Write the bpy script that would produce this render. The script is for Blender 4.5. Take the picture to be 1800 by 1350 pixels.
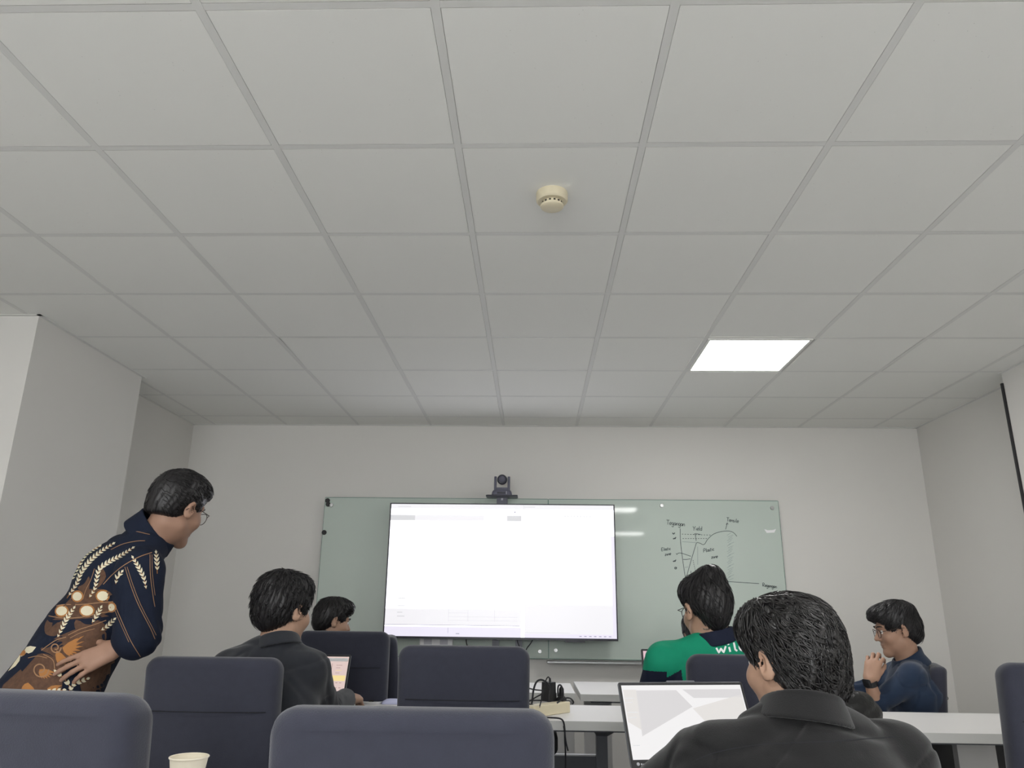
import bpy, bmesh, math, random
import numpy as np
from mathutils import Vector, Matrix
from mathutils.bvhtree import BVHTree

for o in list(bpy.data.objects):
    bpy.data.objects.remove(o, do_unlink=True)
scene = bpy.context.scene
COL = scene.collection

# ------------------------------------------------------------------ camera
FPX, PITCH, YAW, ROLL = 1319.2353, .2923, -.0310, .0122
CZ = 1.2
def cam_axes():
    cy, sy, cp, sp = math.cos(YAW), math.sin(YAW), math.cos(PITCH), math.sin(PITCH)
    f = np.array([sy*cp, cy*cp, sp]); rt = np.array([cy, -sy, 0.]); up = np.cross(rt, f)
    c, s = math.cos(ROLL), math.sin(ROLL)
    return np.array([c*rt+s*up, -s*rt+c*up, f])
CAM = cam_axes()
CAMPOS = np.array([0., 0., CZ])
cam_data = bpy.data.cameras.new('camera')
cam_data.sensor_fit = 'HORIZONTAL'; cam_data.sensor_width = 36.0
cam_data.lens = FPX/1800*36.0
cam_data.clip_start = .02
cam = bpy.data.objects.new('camera', cam_data); COL.objects.link(cam)
m = Matrix.Identity(4)
for k in range(3):
    m[k][0], m[k][1], m[k][2], m[k][3] = CAM[0][k], CAM[1][k], -CAM[2][k], CAMPOS[k]
cam.matrix_world = m
scene.camera = cam
def ray(x, y):
    return np.array([(x-900)/FPX, -(y-675)/FPX, 1.]) @ CAM
def at(x, y, Y):                     # the point of the room seen at pixel x, y at distance Y
    d = ray(x, y); return CAMPOS + d*(Y/d[1])

# ------------------------------------------------------------------ world, exposure
world = bpy.data.worlds.new('world'); scene.world = world
world.use_nodes = True
bg = world.node_tree.nodes['Background']
bg.inputs[0].default_value = (.85, .92, 1.0, 1); bg.inputs[1].default_value = 1.0
vs = scene.view_settings
vs.view_transform = 'Standard'; vs.look = 'None'; vs.gamma = 1.0; vs.use_curve_mapping = False
vs.exposure = -0.13
scene.cycles.diffuse_bounces = 5; scene.cycles.glossy_bounces = 2; scene.cycles.max_bounces = 6; scene.cycles.adaptive_threshold = .03
LAMP = 24.0            # ceiling panel emission
BLINDFILL = 8.5          # fill glow of the blinds in the added rear window
TVGLOW = 2.2

# ------------------------------------------------------------------ materials
MATS = {}
def mat(name, col, rough=.6, metal=0., spec=.5, emit=None, estr=1., noise=None, bump=None, sheen=0., coat=0., trans=0., alpha=1., ior=1.45):
    """noise=(scale, amount, detail): colour variation; bump=(scale, strength, distance)"""
    M = bpy.data.materials.new(name); M.use_nodes = True
    nt = M.node_tree; b = nt.nodes['Principled BSDF']
    c = tuple(col)+(1,) if len(col) == 3 else tuple(col)
    b.inputs['Base Color'].default_value = c
    b.inputs['Roughness'].default_value = rough
    b.inputs['Metallic'].default_value = metal
    b.inputs['Specular IOR Level'].default_value = spec
    b.inputs['IOR'].default_value = ior
    if sheen: b.inputs['Sheen Weight'].default_value = sheen
    if coat: b.inputs['Coat Weight'].default_value = coat
    if trans: b.inputs['Transmission Weight'].default_value = trans
    if alpha < 1: b.inputs['Alpha'].default_value = alpha
    if emit:
        b.inputs['Emission Color'].default_value = tuple(emit)+(1,)
        b.inputs['Emission Strength'].default_value = estr
    tc = None
    if noise or bump:
        tc = nt.nodes.new('ShaderNodeTexCoord')
    if noise:
        n = nt.nodes.new('ShaderNodeTexNoise'); n.inputs['Scale'].default_value = noise[0]
        n.inputs['Detail'].default_value = noise[2] if len(noise) > 2 else 4
        nt.links.new(tc.outputs['Object'], n.inputs['Vector'])
        mx = nt.nodes.new('ShaderNodeMix'); mx.data_type = 'RGBA'
        lo = tuple(max(0, v*(1-noise[1])) for v in c[:3])+(1,); hi = tuple(min(1, v*(1+noise[1])) for v in c[:3])+(1,)
        mx.inputs[6].default_value = lo; mx.inputs[7].default_value = hi
        nt.links.new(n.outputs['Fac'], mx.inputs[0]); nt.links.new(mx.outputs[2], b.inputs['Base Color'])
    if bump:
        n = nt.nodes.new('ShaderNodeTexNoise'); n.inputs['Scale'].default_value = bump[0]; n.inputs['Detail'].default_value = 3
        nt.links.new(tc.outputs['Object'], n.inputs['Vector'])
        bp = nt.nodes.new('ShaderNodeBump'); bp.inputs['Strength'].default_value = bump[1]; bp.inputs['Distance'].default_value = bump[2]
        nt.links.new(n.outputs['Fac'], bp.inputs['Height']); nt.links.new(bp.outputs['Normal'], b.inputs['Normal'])
    if emit and estr < 1.2:
        M.cycles.emission_sampling = 'NONE'      # screens' small marks need no light sampling of their own
    MATS[name] = M
    return M

M_wall = mat('wall_paint', (.70, .685, .655), .85, noise=(1.5, .02, 1))
M_tile = mat('ceiling_tile', (.81, .81, .78), .95, spec=.2, noise=(.9, .02, 0))
def tile_specks():                     # fine pin holes of mineral fibre tiles
    nt = M_tile.node_tree; b = nt.nodes['Principled BSDF']
    src = b.inputs['Base Color'].links[0].from_socket
    tc = nt.nodes.new('ShaderNodeTexCoord'); g = nt.nodes.new('ShaderNodeNewGeometry')
    v = nt.nodes.new('ShaderNodeTexVoronoi'); v.inputs['Scale'].default_value = 55; v.inputs['Randomness'].default_value = 1
    nt.links.new(g.outputs['Position'], v.inputs['Vector'])
    n = nt.nodes.new('ShaderNodeTexNoise'); n.inputs['Scale'].default_value = 9; nt.links.new(g.outputs['Position'], n.inputs['Vector'])
    lt = nt.nodes.new('ShaderNodeMath'); lt.operation = 'LESS_THAN'; lt.inputs[1].default_value = .055
    gt = nt.nodes.new('ShaderNodeMath'); gt.operation = 'GREATER_THAN'; gt.inputs[1].default_value = .57
    mu = nt.nodes.new('ShaderNodeMath'); mu.operation = 'MULTIPLY'
    nt.links.new(v.outputs['Distance'], lt.inputs[0]); nt.links.new(n.outputs['Fac'], gt.inputs[0])
    nt.links.new(lt.outputs[0], mu.inputs[0]); nt.links.new(gt.outputs[0], mu.inputs[1])
    mx = nt.nodes.new('ShaderNodeMix'); mx.data_type = 'RGBA'; mx.inputs[7].default_value = (.45, .44, .42, 1)
    nt.links.new(mu.outputs[0], mx.inputs[0]); nt.links.new(src, mx.inputs[6]); nt.links.new(mx.outputs[2], b.inputs['Base Color'])
tile_specks()
M_bar = mat('grid_bar', (.70, .70, .68), .6)
M_carpet = mat('carpet', (.48, .48, .48), .95, noise=(90, .3, 1))
M_base = mat('baseboard', (.45, .45, .46), .5)
M_blackmetal = mat('black_metal', (.02, .02, .022), .45)
M_greymetal = mat('grey_metal', (.13, .135, .15), .45, metal=.3)
M_chrome = mat('chrome', (.5, .5, .5), .35, metal=1)
M_table = mat('white_laminate', (.72, .71, .70), .45, noise=(6, .015))
M_edge = mat('table_edge', (.62, .62, .60), .5)
M_fabric = mat('chair_fabric', (.036, .038, .054), .95, spec=.15, sheen=.25, noise=(40, .10), bump=(420, .35, .002))
M_seam = mat('chair_seam', (.015, .016, .02), .95)
M_plastic = mat('black_plastic', (.018, .018, .02), .5)
M_glassboard = mat('back_painted_glass', (.52, .59, .54), .04, spec=.45, noise=(2, .02))
M_glassedge = mat('glass_edge', (.10, .20, .17), .2)
M_marker = mat('marker_ink', (.06, .075, .08), .7)
M_markerfaint = mat('marker_faint', (.30, .36, .35), .7)
M_bezel = mat('tv_bezel', (.02, .02, .03), .3)
M_screen = mat('tv_screen', (.02, .02, .02), .2, emit=(.91, .92, 1.0), estr=TVGLOW)
M_ui_lav = mat('screen_lavender', (.02, .02, .02), .3, emit=(.88, .84, .97), estr=1.05)
M_ui_grey = mat('screen_grey', (.02, .02, .02), .3, emit=(.74, .74, .76), estr=1.)
M_ui_pale = mat('screen_pale', (.02, .02, .02), .3, emit=(.97, .955, .99), estr=1.)
M_ui_dark = mat('screen_dark', (.02, .02, .02), .3, emit=(.42, .40, .52), estr=.8)
M_diff = mat('lamp_diffuser', (.9, .9, .9), .5, emit=(1, .99, .975), estr=LAMP)
M_lampframe = mat('lamp_frame', (.75, .75, .72), .4)
M_cream = mat('aged_cream_plastic', (.70, .63, .46), .5)
M_dark = mat('dark_hole', (.02, .018, .015), .8)
M_strip = mat('cream_power_strip', (.80, .72, .52), .45)
M_cable = mat('cable_rubber', (.02, .02, .025), .5)
M_ptz = mat('camera_body', (.11, .11, .15), .4)
M_ptzlens = mat('camera_lens', (.03, .03, .045), .15, coat=.5)
M_label = mat('label_grey', (.55, .55, .6), .5)
M_paper = mat('paper_cup', (.86, .80, .66), .6)
M_white = mat('white_paper', (.85, .85, .86), .6)
M_lavpaper = mat('lavender_paper', (.55, .57, .78), .6)
M_pet = mat('clear_plastic', (.80, .88, .95), .12, alpha=.45, coat=.4)
M_blue = mat('bottle_label', (.05, .22, .62), .4, noise=(40, .6))
M_cap = mat('bottle_cap', (.75, .8, .9), .4)
M_fillblind = mat('fill_blind', (.80, .80, .78), .9, emit=(.96, .98, 1.0), estr=BLINDFILL)  # slats of the added window emit fill light themselves

# ------------------------------------------------------------------ mesh helpers
class MB:
    def __init__(s): s.v = []; s.f = []; s.mi = []
    def add(s, vs_, fs, mi=0):
        o = len(s.v); s.v += [tuple(map(float, p)) for p in vs_]; s.f += [tuple(i+o for i in f) for f in fs]; s.mi += [mi]*len(fs)
        return s
    def box(s, x0, x1, y0, y1, z0, z1, mi=0):
        return s.add([(x, y, z) for z in (z0, z1) for y in (y0, y1) for x in (x0, x1)],
                     [(0, 2, 3, 1), (4, 5, 7, 6), (0, 1, 5, 4), (2, 6, 7, 3), (0, 4, 6, 2), (1, 3, 7, 5)], mi)
    def rbox(s, x0, x1, y0, y1, z0, z1, r, mi=0, n=4):
        # box with all vertical edges rounded (radius r) and small top/bottom chamfer
        c = min(r*.35, (z1-z0)*.3)
        rings = []
        for ins, z in ((c, z0), (0, z0+c), (0, z1-c), (c, z1)):
            rings.append([(x, y, z) for x, y in rrect(x0+ins, x1-ins, y0+ins, y1-ins, max(r-ins, .0005), n)])
        return s.loft(rings, True, True, mi)
    def loft(s, rings, cap0=True, cap1=True, mi=0):
        n = len(rings[0]); vs_ = [p for r in rings for p in r]; fs = []
        for k in range(len(rings)-1):
            for i in range(n):
                j = (i+1) % n
                fs.append((k*n+i, k*n+j, (k+1)*n+j, (k+1)*n+i))
        if cap0: fs.append(tuple(reversed(range(n))))
        if cap1: fs.append(tuple((len(rings)-1)*n+i for i in range(n)))
        return s.add(vs_, fs, mi)
    def lathe(s, prof, c=(0, 0, 0), n=24, mi=0, cap0=True, cap1=True):
        return s.loft([[(c[0]+r*math.cos(2*math.pi*i/n), c[1]+r*math.sin(2*math.pi*i/n), c[2]+z) for i in range(n)] for r, z in prof], cap0, cap1, mi)
    def tube(s, pts, r, n=8, mi=0, closed=False):
        pts = [np.array(p, float) for p in pts]; N = len(pts)
        rr = r if hasattr(r, '__len__') else [r]*N
        rings = []; prev = None
        for k in range(N):
            a = pts[(k-1) % N] if (closed or k > 0) else pts[k]; b = pts[(k+1) % N] if (closed or k < N-1) else pts[k]
            t = b-a; t = t/(np.linalg.norm(t)+1e-12)
            if prev is None:
                u = np.cross(t, (0, 0, 1.) if abs(t[2]) < .9 else (1., 0, 0))
            else:
                u = prev-t*np.dot(prev, t)
            u /= np.linalg.norm(u)+1e-12; prev = u; w = np.cross(t, u)
            rings.append([pts[k]+rr[k]*(math.cos(2*math.pi*i/n)*u+math.sin(2*math.pi*i/n)*w) for i in range(n)])
        if closed:
            rings.append(rings[0])
            return s.loft(rings, False, False, mi)
        return s.loft(rings, True, True, mi)
    def build(s, name, m, parent=None, smooth=False, loc=None):
        me = bpy.data.meshes.new(name); me.from_pydata(s.v, [], s.f)
        for mm in (m if isinstance(m, (list, tuple)) else [m]): me.materials.append(mm)
        if any(s.mi): me.polygons.foreach_set('material_index', s.mi)
        me.update()
        bm = bmesh.new(); bm.from_mesh(me); bmesh.ops.recalc_face_normals(bm, faces=bm.faces); bm.to_mesh(me); bm.free()
        if smooth:
            me.polygons.foreach_set('use_smooth', [True]*len(me.polygons))
            if smooth != 'all': me.set_sharp_from_angle(angle=math.radians(38))
        o = bpy.data.objects.new(name, me); COL.objects.link(o)
        if parent is not None: o.parent = parent
        if loc is not None: o.location = loc
        return o
def rrect(x0, x1, y0, y1, r, n=4):
    r = min(r, (x1-x0)/2-1e-5, (y1-y0)/2-1e-5); out = []
    for cx, cy, a0 in ((x1-r, y1-r, 0), (x0+r, y1-r, 90), (x0+r, y0+r, 180), (x1-r, y0+r, 270)):
        for k in range(n+1):
            a = math.radians(a0+90*k/n); out.append((cx+r*math.cos(a), cy+r*math.sin(a)))
    return out
def tag(o, label, cat, group=None):
    o['label'] = label; o['category'] = cat
    if group: o['group'] = group
    return o
def struct(o): o['kind'] = 'structure'; return o
def empty(name, loc=(0, 0, 0), rz=0):
    o = bpy.data.objects.new(name, None); COL.objects.link(o); o.location = loc; o.rotation_euler = (0, 0, rz)
    o.empty_display_size = .1
    return o
def copy_tree(o, parent=None):
    c = o.copy(); COL.objects.link(c)
    if parent is not None: c.parent = parent
    for ch in list(o.children): copy_tree(ch, c)
    return c
def bez(pts, n=8):                     # Catmull-Rom through the points
    P = [np.array(p, float) for p in pts]; P = [2*P[0]-P[1]]+P+[2*P[-1]-P[-2]]; out = []
    for k in range(1, len(P)-2):
        for i in range(n):
            t = i/n; a, b, c, d = P[k-1:k+3]
            out.append(.5*((2*b)+(c-a)*t+(2*a-5*b+4*c-d)*t*t+(3*b-a-3*c+d)*t**3))
    out.append(P[-2]); return out
R2 = lambda x, y: (x, y)
rnd = random.Random(7)

# ------------------------------------------------------------------ the room
H = 2.65; YB = 6.02; YR = -4.3; XL = -2.84; XLC = -2.60; XR = 3.10; XRN = 2.915; YJ = 4.55
struct(MB().box(XL-.1, XR+.1, YR-.1, YB+.1, -.1, 0).build('floor', M_carpet))
struct(MB().box(XL-.1, XR+.1, YB, YB+.12, 0, H+.15).build('wall_back', M_wall))
struct(MB().box(XL, XLC, 3.60, 4.68, 0, H+.15).build('wall_column', M_wall))
struct(MB().box(XR, XR+.12, YJ-.05, YB, 0, H+.15).build('wall_right_far', M_wall))
wr = struct(MB().box(XRN, XR+.12, YR, YJ, 0, H+.15).build('wall_right', M_wall))
struct(MB().box(XRN-.012, XRN+.03, YJ-.004, YJ+.012, .0, 2.585).build('trim_1', M_blackmetal))
struct(MB().box(XL-.12, XL, YR, YB, 0, H+.15).build('wall_left', M_wall))
# rear wall behind the camera: wide window and glowing blinds added to light the room
wz0, wz1, wx0, wx1 = .75, 2.45, -2.6, 1.5
w = MB()
w.box(XL, XR+.1, YR-.12, YR, 0, wz0); w.box(XL, XR+.1, YR-.12, YR, wz1, H+.15); w.box(XL, wx0, YR-.12, YR, wz0, wz1); w.box(wx1, XR+.1, YR-.12, YR, wz0, wz1)
struct(w.build('wall_rear', M_wall))
fill_win = struct(empty('fill_window_1', ((wx0+wx1)/2, YR, wz0)))
hw_ = (wx1-wx0)/2
fr = MB()
for a, b in ((-hw_, -hw_+.05), (-.025, .025), (hw_-.05, hw_)): fr.box(a, b, -.1, -.06, 0, wz1-wz0)
for a, b in ((0, .05), (wz1-wz0-.05, wz1-wz0)): fr.box(-hw_, hw_, -.1, -.06, a, b)
fr.build('fill_window_frame', M_greymetal, fill_win)
nsl = 40; sw = (2*hw_-.04)/nsl
sl = MB().box(-sw*.47, sw*.47, -.002, .002, 0, wz1-wz0-.06).build('fill_slat', M_fillblind, fill_win)
for k in range(nsl):
    o = sl if k == 0 else sl.copy()
    if k: COL.objects.link(o)
    o.location = (-hw_+.02+sw*(k+.5), -.03, .03); o.rotation_euler = (0, 0, .15)
for k, (a, b, c, d) in enumerate(((XL, XR, YB-.012, YB), (XL, XL+.012, 4.68, YB-.012), (XR-.012, XR, YJ+.012, YB-.012), (XLC, XLC+.012, 3.6, 4.68), (XL, XL+.012, YR, 3.6), (XRN-.012, XRN, YR, YJ-.01))):
    struct(MB().box(a, b, c, d, 0, .10).build('baseboard_%s' % ('back', 'left_far', 'right_far', 'column', 'left', 'right')[k], M_base))

# suspended ceiling: each tile and each bar is a part
ceil = struct(empty('ceiling', (0, 0, H)))
slab = MB().box(XL, XR+.1, YR, YB, .14, .16).build('slab', M_wall, ceil)
GX, GY = -.2518, 1.5199
LIGHTS = {(2, 4), (2, -2), (-2, -2), (3, -8), (-2, -8)}  # both panels left of centre are added, unseen, as fill light
tile_me = MB().box(-.2868, .2868, -.2868, .2868, .0002, .018).build('tile', M_tile, ceil)
bar_y = MB().box(-.012, .012, -.3, .3, -.0006, .003).build('grid_bar', M_bar, ceil)
used = {'t': 0, 'b': 0}
def place(src, key, loc, scale=(1, 1, 1), rot=(0, 0, 0)):
    o = src if used[key] == 0 else src.copy()
    if used[key]: COL.objects.link(o); o.parent = ceil
    used[key] = 1
    o.location = loc; o.scale = scale; o.rotation_euler = rot
    return o
for i in range(-5, 6):
    for j in range(-10, 8):
        x0, x1 = GX+.6*i, GX+.6*(i+1); y0, y1 = GY+.6*j, GY+.6*(j+1)
        x0, x1, y0, y1 = max(x0, XL), min(x1, XR), max(y0, YR), min(y1, YB)
        if x1-x0 < .02 or y1-y0 < .02 or (i, j) in LIGHTS: continue
        r = (rnd.uniform(-.001, .001), rnd.uniform(-.001, .001), 0); dz = 0
        if (i, j) == (-2, 4): r = (-.016, .004, 0); dz = .001
        if (i, j) in ((3, 4), (4, 4)): r = (-.008, -.003, 0)
        place(tile_me, 't', ((x0+x1)/2, (y0+y1)/2, dz), ((x1-x0-.026)/.574, (y1-y0-.026)/.574, 1), r)
for i in range(-4, 6):
    y = YR; k = 0
    x = GX+.6*i
    if x < XL or x > XR: continue
    while y < YB-.01:
        y1 = min(y+1.8, YB); o = place(bar_y, 'b', (x, (y+y1)/2, 0), (1, (y1-y)/.6, 1)); y = y1
for j in range(-9, 8):
    y = GY+.6*j
    for i in range(-5, 6):
        x0, x1 = max(GX+.6*i+.012, XL), min(GX+.6*(i+1)-.012, XR)
        if x1-x0 < .03: continue
        place(bar_y, 'b', ((x0+x1)/2, y, .0004+rnd.uniform(0, .0006)), (.92, (x1-x0)/.6, 1), (0, 0, math.pi/2))
tr = MB()
for a, b, c, d in ((XL, XR, YB-.02, YB), (XL, XL+.02, 4.68, YB), (XL, XL+.02, YR, 3.6), (XLC, XLC+.02, 3.58, 4.68), (XL, XLC+.02, 3.58, 3.6), (XL, XLC+.02, 4.68, 4.70), (XR-.02, XR, YJ, YB), (XRN-.02, XRN, YR, YJ)):
    tr.box(a, b, c, d, H-.003, H+.002)
struct(tr.build('trim_2', M_bar))
first = None
LABELS = {(2, 4): 'lit square ceiling panel above the whiteboard end of the room', (2, -2): 'lit square ceiling panel on the right above the camera', (-2, -2): 'added square ceiling fill panel on the left above the camera',
          (3, -8): 'lit square ceiling panel at the rear right of the room', (-2, -8): 'added square ceiling fill panel at the rear left of the room'}
for (i, j) in sorted(LIGHTS, key=lambda t: -t[1]):
    x, y = GX+.6*i+.3, GY+.6*j+.3
    if first is None:
        L = empty('ceiling_light', (x, y, H))
        f = MB()
        for a, b, c, d in ((-.288, .288, -.288, -.272), (-.288, .288, .272, .288), (-.288, -.272, -.272, .272), (.272, .288, -.272, .272)): f.box(a, b, c, d, -.006, .03)
        f.build('frame', M_lampframe, L)
        MB().box(-.272, .272, -.272, .272, -.003, .02).build('diffuser', M_diff, L)
        first = L
    else:
        L = copy_tree(first); L.location = (x, y, H)
    tag(L, LABELS[(i, j)], 'ceiling light', 'ceiling light panels')
# a gap strip of bare metal along the front lamp
MB().box(.290, .300, -.29, .29, -.005, .0).build('trim_strip', M_chrome, first)

# smoke detector
sm = tag(empty('smoke_detector', (.062, 2.415, H)), 'round yellowed cream smoke detector on a ceiling tile', 'smoke detector')
MB().lathe([(.052, -.036), (.057, -.030), (.0575, -.004), (.056, .0035)], n=40).build('base', M_cream, sm, True)
hd = MB().lathe([(.034, -.060), (.0405, -.056), (.0425, -.050), (.036, -.046), (.036, -.037)], n=40).build('sensor_head', M_cream, sm, True)
for k in range(14):
    a = 2*math.pi*k/14
    MB().box(-.0035, .0035, -.0015, .0015, -.0025, .0025).build('vent', M_dark, hd, loc=(.0365*math.cos(a), .0365*math.sin(a), -.0425)).rotation_euler = (0, 0, a+math.pi/2)
def atz(x, y, Z):
    d = ray(x, y); return CAMPOS + d*((Z-CZ)/d[2])

# ------------------------------------------------------------------ glass whiteboard
YG = 5.965
wb = tag(empty('glass_whiteboard', (.13, YG, .86)), 'wide pale green glass whiteboard of two panes with a marker graph', 'whiteboard')
wx = wb.location
BX0, BXM, BX1, BZ0, BZ1 = -1.665, .113, 1.915, .855, 2.042
for a, b in ((BX0, BXM-.003), (BXM+.003, BX1)):
    g = MB().box(a-wx.x, b-wx.x, 0, .008, BZ0-wx.z, BZ1-wx.z).build('glass_pane', M_glassboard, wb)
    e = MB()
    for p, q, r_, s_ in ((a-.003, a, BZ0, BZ1), (b, b+.003, BZ0, BZ1), (a, b, BZ1, BZ1+.004), (a, b, BZ0-.004, BZ0)):
        e.box(p-wx.x, q-wx.x, -.0005, .008, r_-wx.z, s_-wx.z)
    e.build('pane_edge', M_glassedge, g)
for px, py in ((583, 888), (1163, 889), (1357, 893), (949, 1145), (977, 1143)):
    p = at(px, py, YG)
    MB().lathe([(.013, -.012), (.015, -.009), (.015, .02), (.011, .05)], n=20).build('standoff', M_chrome, wb, True, loc=(p[0]-wx.x, 0, p[2]-wx.z)).rotation_euler = (-math.pi/2, 0, 0)
MB().rbox(.10-wx.x, 1.55-wx.x, -.05, .02, .825-wx.z, .840-wx.z, .006).build('pen_tray', mat('tray_metal', (.45, .46, .46), .35, metal=.6), wb)
p = at(1354, 933, YG)
MB().add([(p[0]-wx.x+dx, -.0012, p[2]-wx.z+dz) for dx, dz in ((-.045, .012), (-.02, .004), (.02, .006), (.045, .014), (.03, -.014), (-.03, -.017))], [(0, 1, 2, 3, 4, 5)]).build('white_patch', M_white, wb)  # small flat white patch lying on the glass
tag(MB().lathe([(.017, -.010), (.019, -.007), (.019, 0)], n=20).build('magnet', M_plastic, None, True, loc=tuple(at(576, 880, YG))), 'upper of two black round magnets at top left whiteboard corner', 'magnet', 'whiteboard magnets').rotation_euler = (math.pi/2*-1, 0, 0)
MAG0 = bpy.data.objects['magnet']; MAG0.location.y = YG
for px, py, lab in ((577, 886.5, 'lower of two black round magnets at top left whiteboard corner'), (570, 936, 'single black round magnet on the left whiteboard edge')):
    o = MAG0.copy(); COL.objects.link(o); q = at(px, py, YG); o.location = (q[0], YG, q[2]); o['label'] = lab

# marker writing, drawn as thin strokes lying on the glass
ink, faint = MB(), MB()
def zc(x, y):                          # coordinates read off an enlargement of the board
    return at(1140+x/6.923, 880+y/6.923, YG)
def stroke(mb, pts, wd=.0042, closed=False):
    P = [np.array(p) for p in pts]
    L, Rr = [], []
    for k in range(len(P)):
        t = P[min(k+1, len(P)-1)]-P[max(k-1, 0)]; t = np.array([t[0], t[2]]); t /= np.linalg.norm(t)+1e-9
        n = np.array([-t[1], 0, t[0]])*wd/2
        L.append(P[k]+n); Rr.append(P[k]-n)
    n = len(P)
    mb.add([(q[0]-wx.x, -.0008, q[2]-wx.z) for q in L+Rr], [(k, k+1, n+k+1, n+k) for k in range(n-1)])
def zs(mb, pts, smooth=True, wd=.0042):
    pts = bez(pts, 6) if smooth and len(pts) > 2 else pts
    stroke(mb, [zc(*p) for p in pts], wd)
zs(ink, [(385, 340), (388, 480), (405, 640), (425, 790), (452, 960)])
zs(ink, [(452, 960), (700, 972), (960, 985), (1345, 1010)])
zs(ink, [(455, 950), (520, 720), (580, 520)], False)
zs(ink, [(580, 520), (595, 510), (630, 520), (660, 535), (685, 525), (720, 470), (780, 415), (850, 385), (940, 370), (1000, 375), (1040, 395), (1075, 435)])
def dashed(mb, a, b, n, wd=.004):
    a, b = np.array(a, float), np.array(b, float)
    for k in range(n):
        stroke(mb, [zc(*(a+(b-a)*(k+.15)/n)), zc(*(a+(b-a)*(k+.7)/n))], wd)
dashed(ink, (400, 408), (765, 420), 11); dashed(ink, (410, 462), (720, 462), 10); dashed(ink, (540, 720), (575, 880), 7)
zs(faint, [(410, 500), (580, 512)], False); zs(faint, [(597, 560), (598, 780)], False); zs(faint, [(440, 812), (482, 808)], False)
zs(ink, [(580, 490), (568, 410)], False); zs(ink, [(548, 412), (570, 402), (635, 412)], False)
zs(ink, [(938, 350), (958, 272)], False); zs(ink, [(944, 292), (958, 268), (970, 290)], False)
zs(ink, [(335, 640), (345, 655), (362, 640), (405, 641), (515, 678)])
zs(ink, [(420, 715), (460, 716), (510, 708)]); zs(ink, [(480, 905), (515, 912), (515, 855)], False, .004)
for cx, cy, sh in ((306, 397, 'v'), (315, 458, 'w'), (315, 733, 'w'), (330, 820, 'o')):
    if sh == 'v': zs(ink, [(cx-15, cy-6), (cx-3, cy+10), (cx+14, cy-6)], wd=.007)
    if sh == 'w': zs(ink, [(cx-18, cy+2), (cx-8, cy+8), (cx, cy-2), (cx+8, cy+6), (cx+18, cy-14)], wd=.007)
    if sh == 'o': zs(ink, [(cx+10, cy-8), (cx-8, cy-8), (cx-10, cy+8), (cx+6, cy+10), (cx+11, cy-6), (cx+2, cy)], wd=.006)
for k in range(26):
    y = 395+k*22; x = 955+(k % 3)*9
    zs(faint, [(x, y+28), (x+45+(k % 2)*22, y)], False, .003)
GL = {'T': [[(0, 1), (.7, 1.02)], [(.35, 1), (.33, 0)]], 'e': [[(0, .28), (.4, .32), (.38, .52), (.15, .55), (.02, .25), (.15, .02), (.42, .08)]],
      'g': [[(.4, .5), (.12, .52), (.03, .25), (.18, .06), (.4, .2), (.42, .5), (.38, -.3), (.1, -.38), (.02, -.2)]],
      'a': [[(.4, .5), (.12, .52), (.02, .22), (.2, .02), (.4, .25), (.4, .5), (.44, .02)]], 'n': [[(.02, .5), (.04, 0), (.06, .35), (.25, .52), (.4, .4), (.42, 0)]],
      'Y': [[(0, 1), (.3, .5), (.62, 1.02)], [(.3, .5), (.25, -.05)]], 'i': [[(.1, .5), (.12, 0)], [(.12, .68), (.13, .72)]], 'l': [[(.1, 1), (.08, .1), (.2, 0)]],
      'd': [[(.4, .42), (.15, .5), (.02, .22), (.2, 0), (.4, .2)], [(.44, 1), (.42, 0)]], 's': [[(.36, .48), (.1, .5), (.08, .32), (.34, .22), (.3, .02), (.02, .04)]],
      'E': [[(.55, .98), (.05, .95), (.03, 0), (.55, .02)], [(.05, .5), (.45, .52)]], 't': [[(.15, .85), (.15, .05), (.3, 0)], [(0, .55), (.35, .57)]],
      'c': [[(.38, .45), (.15, .52), (.02, .25), (.15, .02), (.4, .08)]], 'z': [[(.02, .5), (.38, .5), (.03, .02), (.4, .02)]],
      'o': [[(.2, .52), (.03, .28), (.2, .02), (.4, .26), (.22, .52)]], 'P': [[(.05, 0), (.06, 1), (.5, .95), (.5, .55), (.06, .45)]],
      'R': [[(.05, 0), (.06, 1), (.5, .95), (.45, .55), (.08, .48), (.55, 0)]], 'r': [[(.04, .5), (.06, 0), (.08, .35), (.3, .5)]]}
def word(txt, x, y, s, slope=0, wd=.0042, sp=.52):
    cx = 0
    for ch in txt:
        for st in GL[ch]:
            pts = [(x+(cx+a)*s, y-b*s*1.05+slope*(cx+a)*s) for a, b in st]
            zs(ink, pts, len(pts) > 2, wd)
        cx += .72 if ch in 'TYPRE' else (.3 if ch in 'il' else sp)
word('Tegangan', 218, 290, 52, .10); word('Yield', 540, 362, 48, .02); word('Tensile', 950, 252, 44, .12)
word('Elastic', 158, 612, 36, -.12, sp=.46); word('zone', 200, 672, 36, -.16); word('Plastic', 668, 632, 42, -.2, sp=.46); word('zone', 765, 705, 38, -.12)
word('Regangan', 1388, 1045, 40, .12)
ink.build('marker_writing', M_marker, wb); faint.build('marker_hatching', M_markerfaint, wb)['kind'] = 'stuff'

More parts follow.
